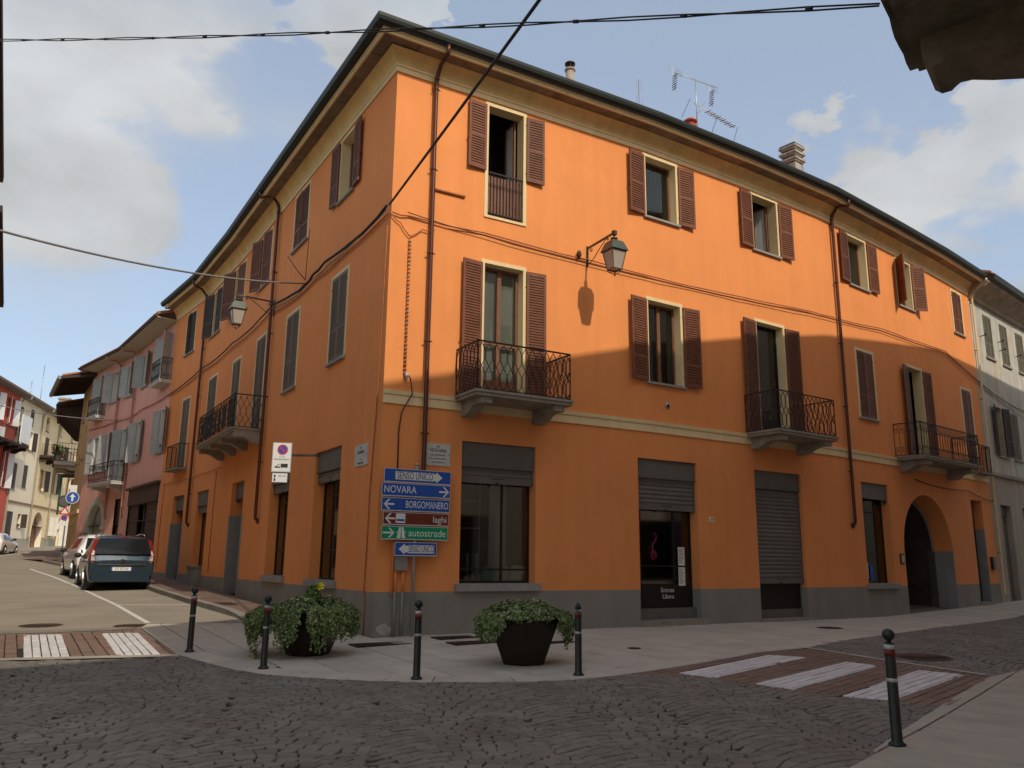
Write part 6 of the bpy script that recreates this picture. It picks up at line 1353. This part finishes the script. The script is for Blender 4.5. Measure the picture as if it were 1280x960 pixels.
def rear_mpv(t):
    g = MB(); g.prism([(-.78, -.03, 1.10), (.78, -.03, 1.10), (.80, .08, 1.30), (.68, .27, 1.57), (-.68, .27, 1.57), (-.80, .08, 1.30)], (0, .16, 0), CGLASS); g.box(-.25, .5, -.045, -.02, 1.10, 1.12, PLAST); lpart('rear_window', g, t)
    for s in (1, -1):
        g = MB(); g.mesh([(s * .79, -.06, 1.06), (s * .915, .10, 1.06), (s * .83, .36, 1.52), (s * .71, .24, 1.57)], [(0, 1, 2, 3)], TAILR); g.mesh([(s * .80, -.07, 1.06), (s * .88, .02, 1.06), (s * .78, .24, 1.40), (s * .745, .19, 1.42)], [(0, 1, 2, 3)], TAILW)
        g.prism([(s * .72, -.05, .86), (s * .925, .07, .86), (s * .92, .08, 1.07), (s * .79, -.04, 1.07)], (0, .06, 0), TAILR); g.prism([(s * .75, -.06, .90), (s * .87, .01, .90), (s * .87, .01, 1.04), (s * .80, -.05, 1.04)], (0, .02, 0), TAILW); lpart('tail_lamp', g, t)
        g = MB(); g.box(s * .55 - .1, s * .55 + .1, -.035, .0, .385, .415, TAILR); lpart('reflector', g, t)
    g = MB(); g.box(-.30, .30, -.035, -.015, .60, .71, WHITE); g.box(-.30, -.26, -.037, -.034, .60, .71, BLUE); g.box(.26, .30, -.037, -.034, .60, .71, BLUE); o = lpart('number_plate', g, t)
    link('lettering', text_mesh('DT 577 JN', .105, INK, sx=.8), o, WM[o.name] @ Matrix.Translation((0, -.038, .655)) @ SL_)
    g = MB(); g.box(-.66, .66, -.045, .0, .765, .80, CHROME); lpart('chrome_strip', g, t)
    g = MB(); g.box(-.86, .86, -.06, .15, .44, .47, CARB); g.box(-.80, .80, -.07, .15, .28, .45, CARB); lpart('bumper', g, t)
    g = MB(); g.box(-.15, .15, .30, .34, 1.60, 1.625, TAILR); lpart('brake_light', g, t)
    g = MB(); g.bar((-.09, -.03, .90), (0, -.035, .95), .022, CHROME); g.bar((.09, -.03, .90), (0, -.035, .95), .022, CHROME); g.bar((-.09, -.03, .84), (0, -.035, .89), .022, CHROME); g.bar((.09, -.03, .84), (0, -.035, .89), .022, CHROME); lpart('double_chevron_badge', g, t)
    for s in (1, -1): g = MB(); g.tube([(s * .62, .45, 1.66), (s * .62, .6, 1.71), (s * .60, 1.4, 1.74), (s * .60, 2.3, 1.71), (s * .60, 2.4, 1.66)], .02, CHROME, n=6); lpart('roof_rail', g, t)
MPV = [(0.00, .78, .30, .86, .82, .78, .90), (0.05, .86, .27, .90, 1.02, .83, 1.10), (0.20, .88, .24, .905, 1.04, .77, 1.38), (0.42, .89, .22, .91, 1.05, .69, 1.60), (.9, .9, .21, .915, 1.03, .66, 1.67), (2.1, .9, .21, .915, 1.0, .66, 1.67), (2.9, .9, .22, .91, .98, .62, 1.58), (3.6, .89, .22, .90, .95, .62, 1.14), (4.1, .86, .24, .86, .84, .68, .93), (4.5, .76, .3, .78, .62, .66, .70)]
def cmat(x, y, head, dz=0): return Matrix.Translation((x, y, G(x, y) + dz)) @ Matrix.Rotation(-radians(head), 4, 'Z')
SWIN = [[(.50, 1.12), (1.25, 1.10), (1.25, 1.55), (.85, 1.58)], [(1.32, 1.10), (2.2, 1.07), (2.15, 1.53), (1.32, 1.56)], [(2.28, 1.07), (3.1, 1.04), (2.75, 1.44), (2.25, 1.52)]]
car('blue_car', cmat(-13.45, 29.0, -31.5), 'steel blue people carrier parked nearest, its rear facing us', MPV, CARB, rear_mpv, [(.85, .33), (3.55, .33)], SWIN, scale=1.13, extras=None)
def rear_suv(t):
    g = MB(); g.prism([(-.68, .0, 1.10), (.68, .0, 1.10), (.60, .22, 1.50), (-.60, .22, 1.50)], (0, .15, 0), CGLASS); lpart('rear_window', g, t)
    for s in (1, -1):
        g = MB(); g.prism([(s * .68, .0, .90), (s * .90, .16, .90), (s * .88, .20, 1.12), (s * .72, .06, 1.12)], (0, .05, 0), TAILR); g.prism([(s * .74, -.012, .95), (s * .86, .06, .95), (s * .85, .08, 1.07), (s * .76, .0, 1.07)], (0, .02, 0), PLAST); lpart('tail_lamp', g, t)
        g = MB(); g.tube([(s * .60, .5, 1.62), (s * .60, .7, 1.68), (s * .58, 2.2, 1.68), (s * .58, 2.4, 1.62)], .025, PLAST, n=6); lpart('roof_rail', g, t)
    g = MB(); g.box(-.84, .84, -.05, .2, .30, .56, PLAST); lpart('bumper', g, t)
    g = MB(); g.box(-.26, .26, -.02, .0, .70, .81, WHITE); lpart('number_plate', g, t)
SUV = [(0.00, .80, .36, .86, .80, .80, .92), (0.06, .87, .32, .90, 1.05, .80, 1.14), (0.30, .89, .30, .905, 1.08, .62, 1.52), (.7, .9, .28, .91, 1.07, .62, 1.63), (2.0, .9, .28, .91, 1.05, .62, 1.64), (2.7, .9, .28, .905, 1.03, .58, 1.54), (3.2, .9, .28, .90, 1.02, .66, 1.12), (3.9, .87, .3, .87, .94, .70, 1.02), (4.3, .76, .36, .80, .75, .7, .84)]
SW2 = [[(.62, 1.14), (1.3, 1.12), (1.3, 1.50), (.85, 1.50)], [(1.36, 1.12), (2.1, 1.10), (2.1, 1.50), (1.36, 1.51)], [(2.16, 1.10), (2.85, 1.08), (2.55, 1.42), (2.16, 1.49)]]
car('white_suv', cmat(-16.95, 34.9, -35.5), 'white off roader with black cladding parked ahead of the blue car', SUV, CARW, rear_suv, [(.82, .36), (3.45, .36)], SW2, scale=1.12, clad=True)
HAT = [(0.00, .74, .30, .80, .75, .72, .86), (0.06, .82, .26, .84, .92, .74, 1.0), (0.30, .84, .24, .85, .94, .60, 1.34), (.7, .85, .22, .86, .93, .58, 1.44), (1.8, .85, .22, .86, .92, .58, 1.45), (2.4, .85, .22, .86, .90, .55, 1.36), (3.0, .84, .22, .85, .88, .6, .98), (3.6, .8, .24, .80, .78, .62, .86), (3.95, .7, .3, .72, .6, .6, .66)]
SW3 = [[(.55, .98), (1.2, .97), (1.2, 1.32), (.8, 1.33)], [(1.26, .97), (2.0, .95), (2.0, 1.33), (1.26, 1.34)], [(2.06, .95), (2.65, .93), (2.35, 1.24), (2.06, 1.31)]]
def rear_hat(t):
    g = MB(); g.mesh([(-.66, .05, .98), (.66, .05, .98), (.55, .30, 1.33), (-.55, .30, 1.33)], [(0, 1, 2, 3)], CGLASS); lpart('rear_window', g, t)
    for s in (1, -1): g = MB(); g.prism([(s * .58, -.005, .72), (s * .84, .12, .72), (s * .83, .12, .92), (s * .60, .03, .92)], (0, .05, 0), TAILR); lpart('tail_lamp', g, t)
    g = MB(); g.box(-.26, .26, -.02, .0, .50, .61, WHITE); lpart('number_plate', g, t)
car('white_hatchback', cmat(-36.2, 57.6, -15.5), 'small white hatchback parked at the left kerb before the red house', HAT, CARW, rear_hat, [(.72, .31), (3.2, .31)], SW3, scale=1.06)
car('dark_hatchback', cmat(-34.2, 50.0, -15.5), 'dark grey car cut off by the left edge behind the white hatchback', HAT, CARK, rear_hat, [(.72, .31), (3.2, .31)], SW3, scale=1.0)
# far street signs
t = thing('traffic_sign_post', (-23.95, 45.0, G(-23.95, 45)), 'far post with round blue arrow sign, warning triangle and traffic mirror', 'road sign')
mb = MB(); mb.tube([(-24.25, 45.1, 1.1), (-24.25, 45.1, 5.3)], .04, SILV, n=8); mb.bar((-24.25, 45.1, 4.8), (-23.95, 45.05, 4.8), .04, SILV); wpart('post', mb, t)
fx = Vector((.885, .466, 0)); FM = Matrix((fx, Vector((-.466, .885, 0)), Vector((0, 0, 1)))).transposed().to_4x4(); FM.translation = (-23.98, 45.0, 4.82)
FM2 = FM.copy()
wpart('white_rim', local(disc(0, 0, .33, WHITE, -.03), FM), t); wpart('blue_disc', local(disc(0, 0, .30, BLUE, -.034), FM), t)
mb = MB(); mb.face([FM @ Vector(p) for p in ((-.05, -.038, -.20), (.05, -.038, -.20), (.05, -.038, .03), (-.05, -.038, .03))], WHITE); mb.face([FM @ Vector(p) for p in ((-.15, -.038, .03), (.15, -.038, .03), (0, -.038, .21))], WHITE); wpart('white_arrow', mb, t)
FT = FM.copy(); FT.translation = (-24.31, 45.0, 4.10); mb = MB(); mb.face([FT @ Vector(p) for p in ((-.28, -.03, -.2), (.28, -.03, -.2), (0, -.03, .26))], REDS); mb.face([FT @ Vector(p) for p in ((-.17, -.035, -.14), (.17, -.035, -.14), (0, -.035, .14))], WHITE); wpart('warning_triangle', mb, t)
FT.translation = (-24.3, 45.0, 3.72); wpart('red_disc', local(disc(0, 0, .16, REDS, -.03), FT), t); wpart('blue_disc', local(disc(0, 0, .11, BLUE, -.034), FT), t); mb = MB(); mb.box(-.2, .2, -.02, 0, -.42, -.18, WHITE, FT); wpart('sub_panel', mb, t)
FT.translation = (-24.55, 45.3, 4.62); wpart('mirror_rim', local(disc(0, 0, .34, IRON, -.03), FT), t); wpart('mirror_glass', local(disc(0, 0, .27, CHROME, -.04), FT), t)
FM.translation = (-24.3, 45.6, 5.35); mb = MB(); mb.box(-.18, .18, -.03, 0, -.2, .2, WHITE, FM); wpart('white_plate', mb, t)
lantern(DP.frame(1.2, 8.45), 'far street lantern under the dark timber eave at the end of the street')
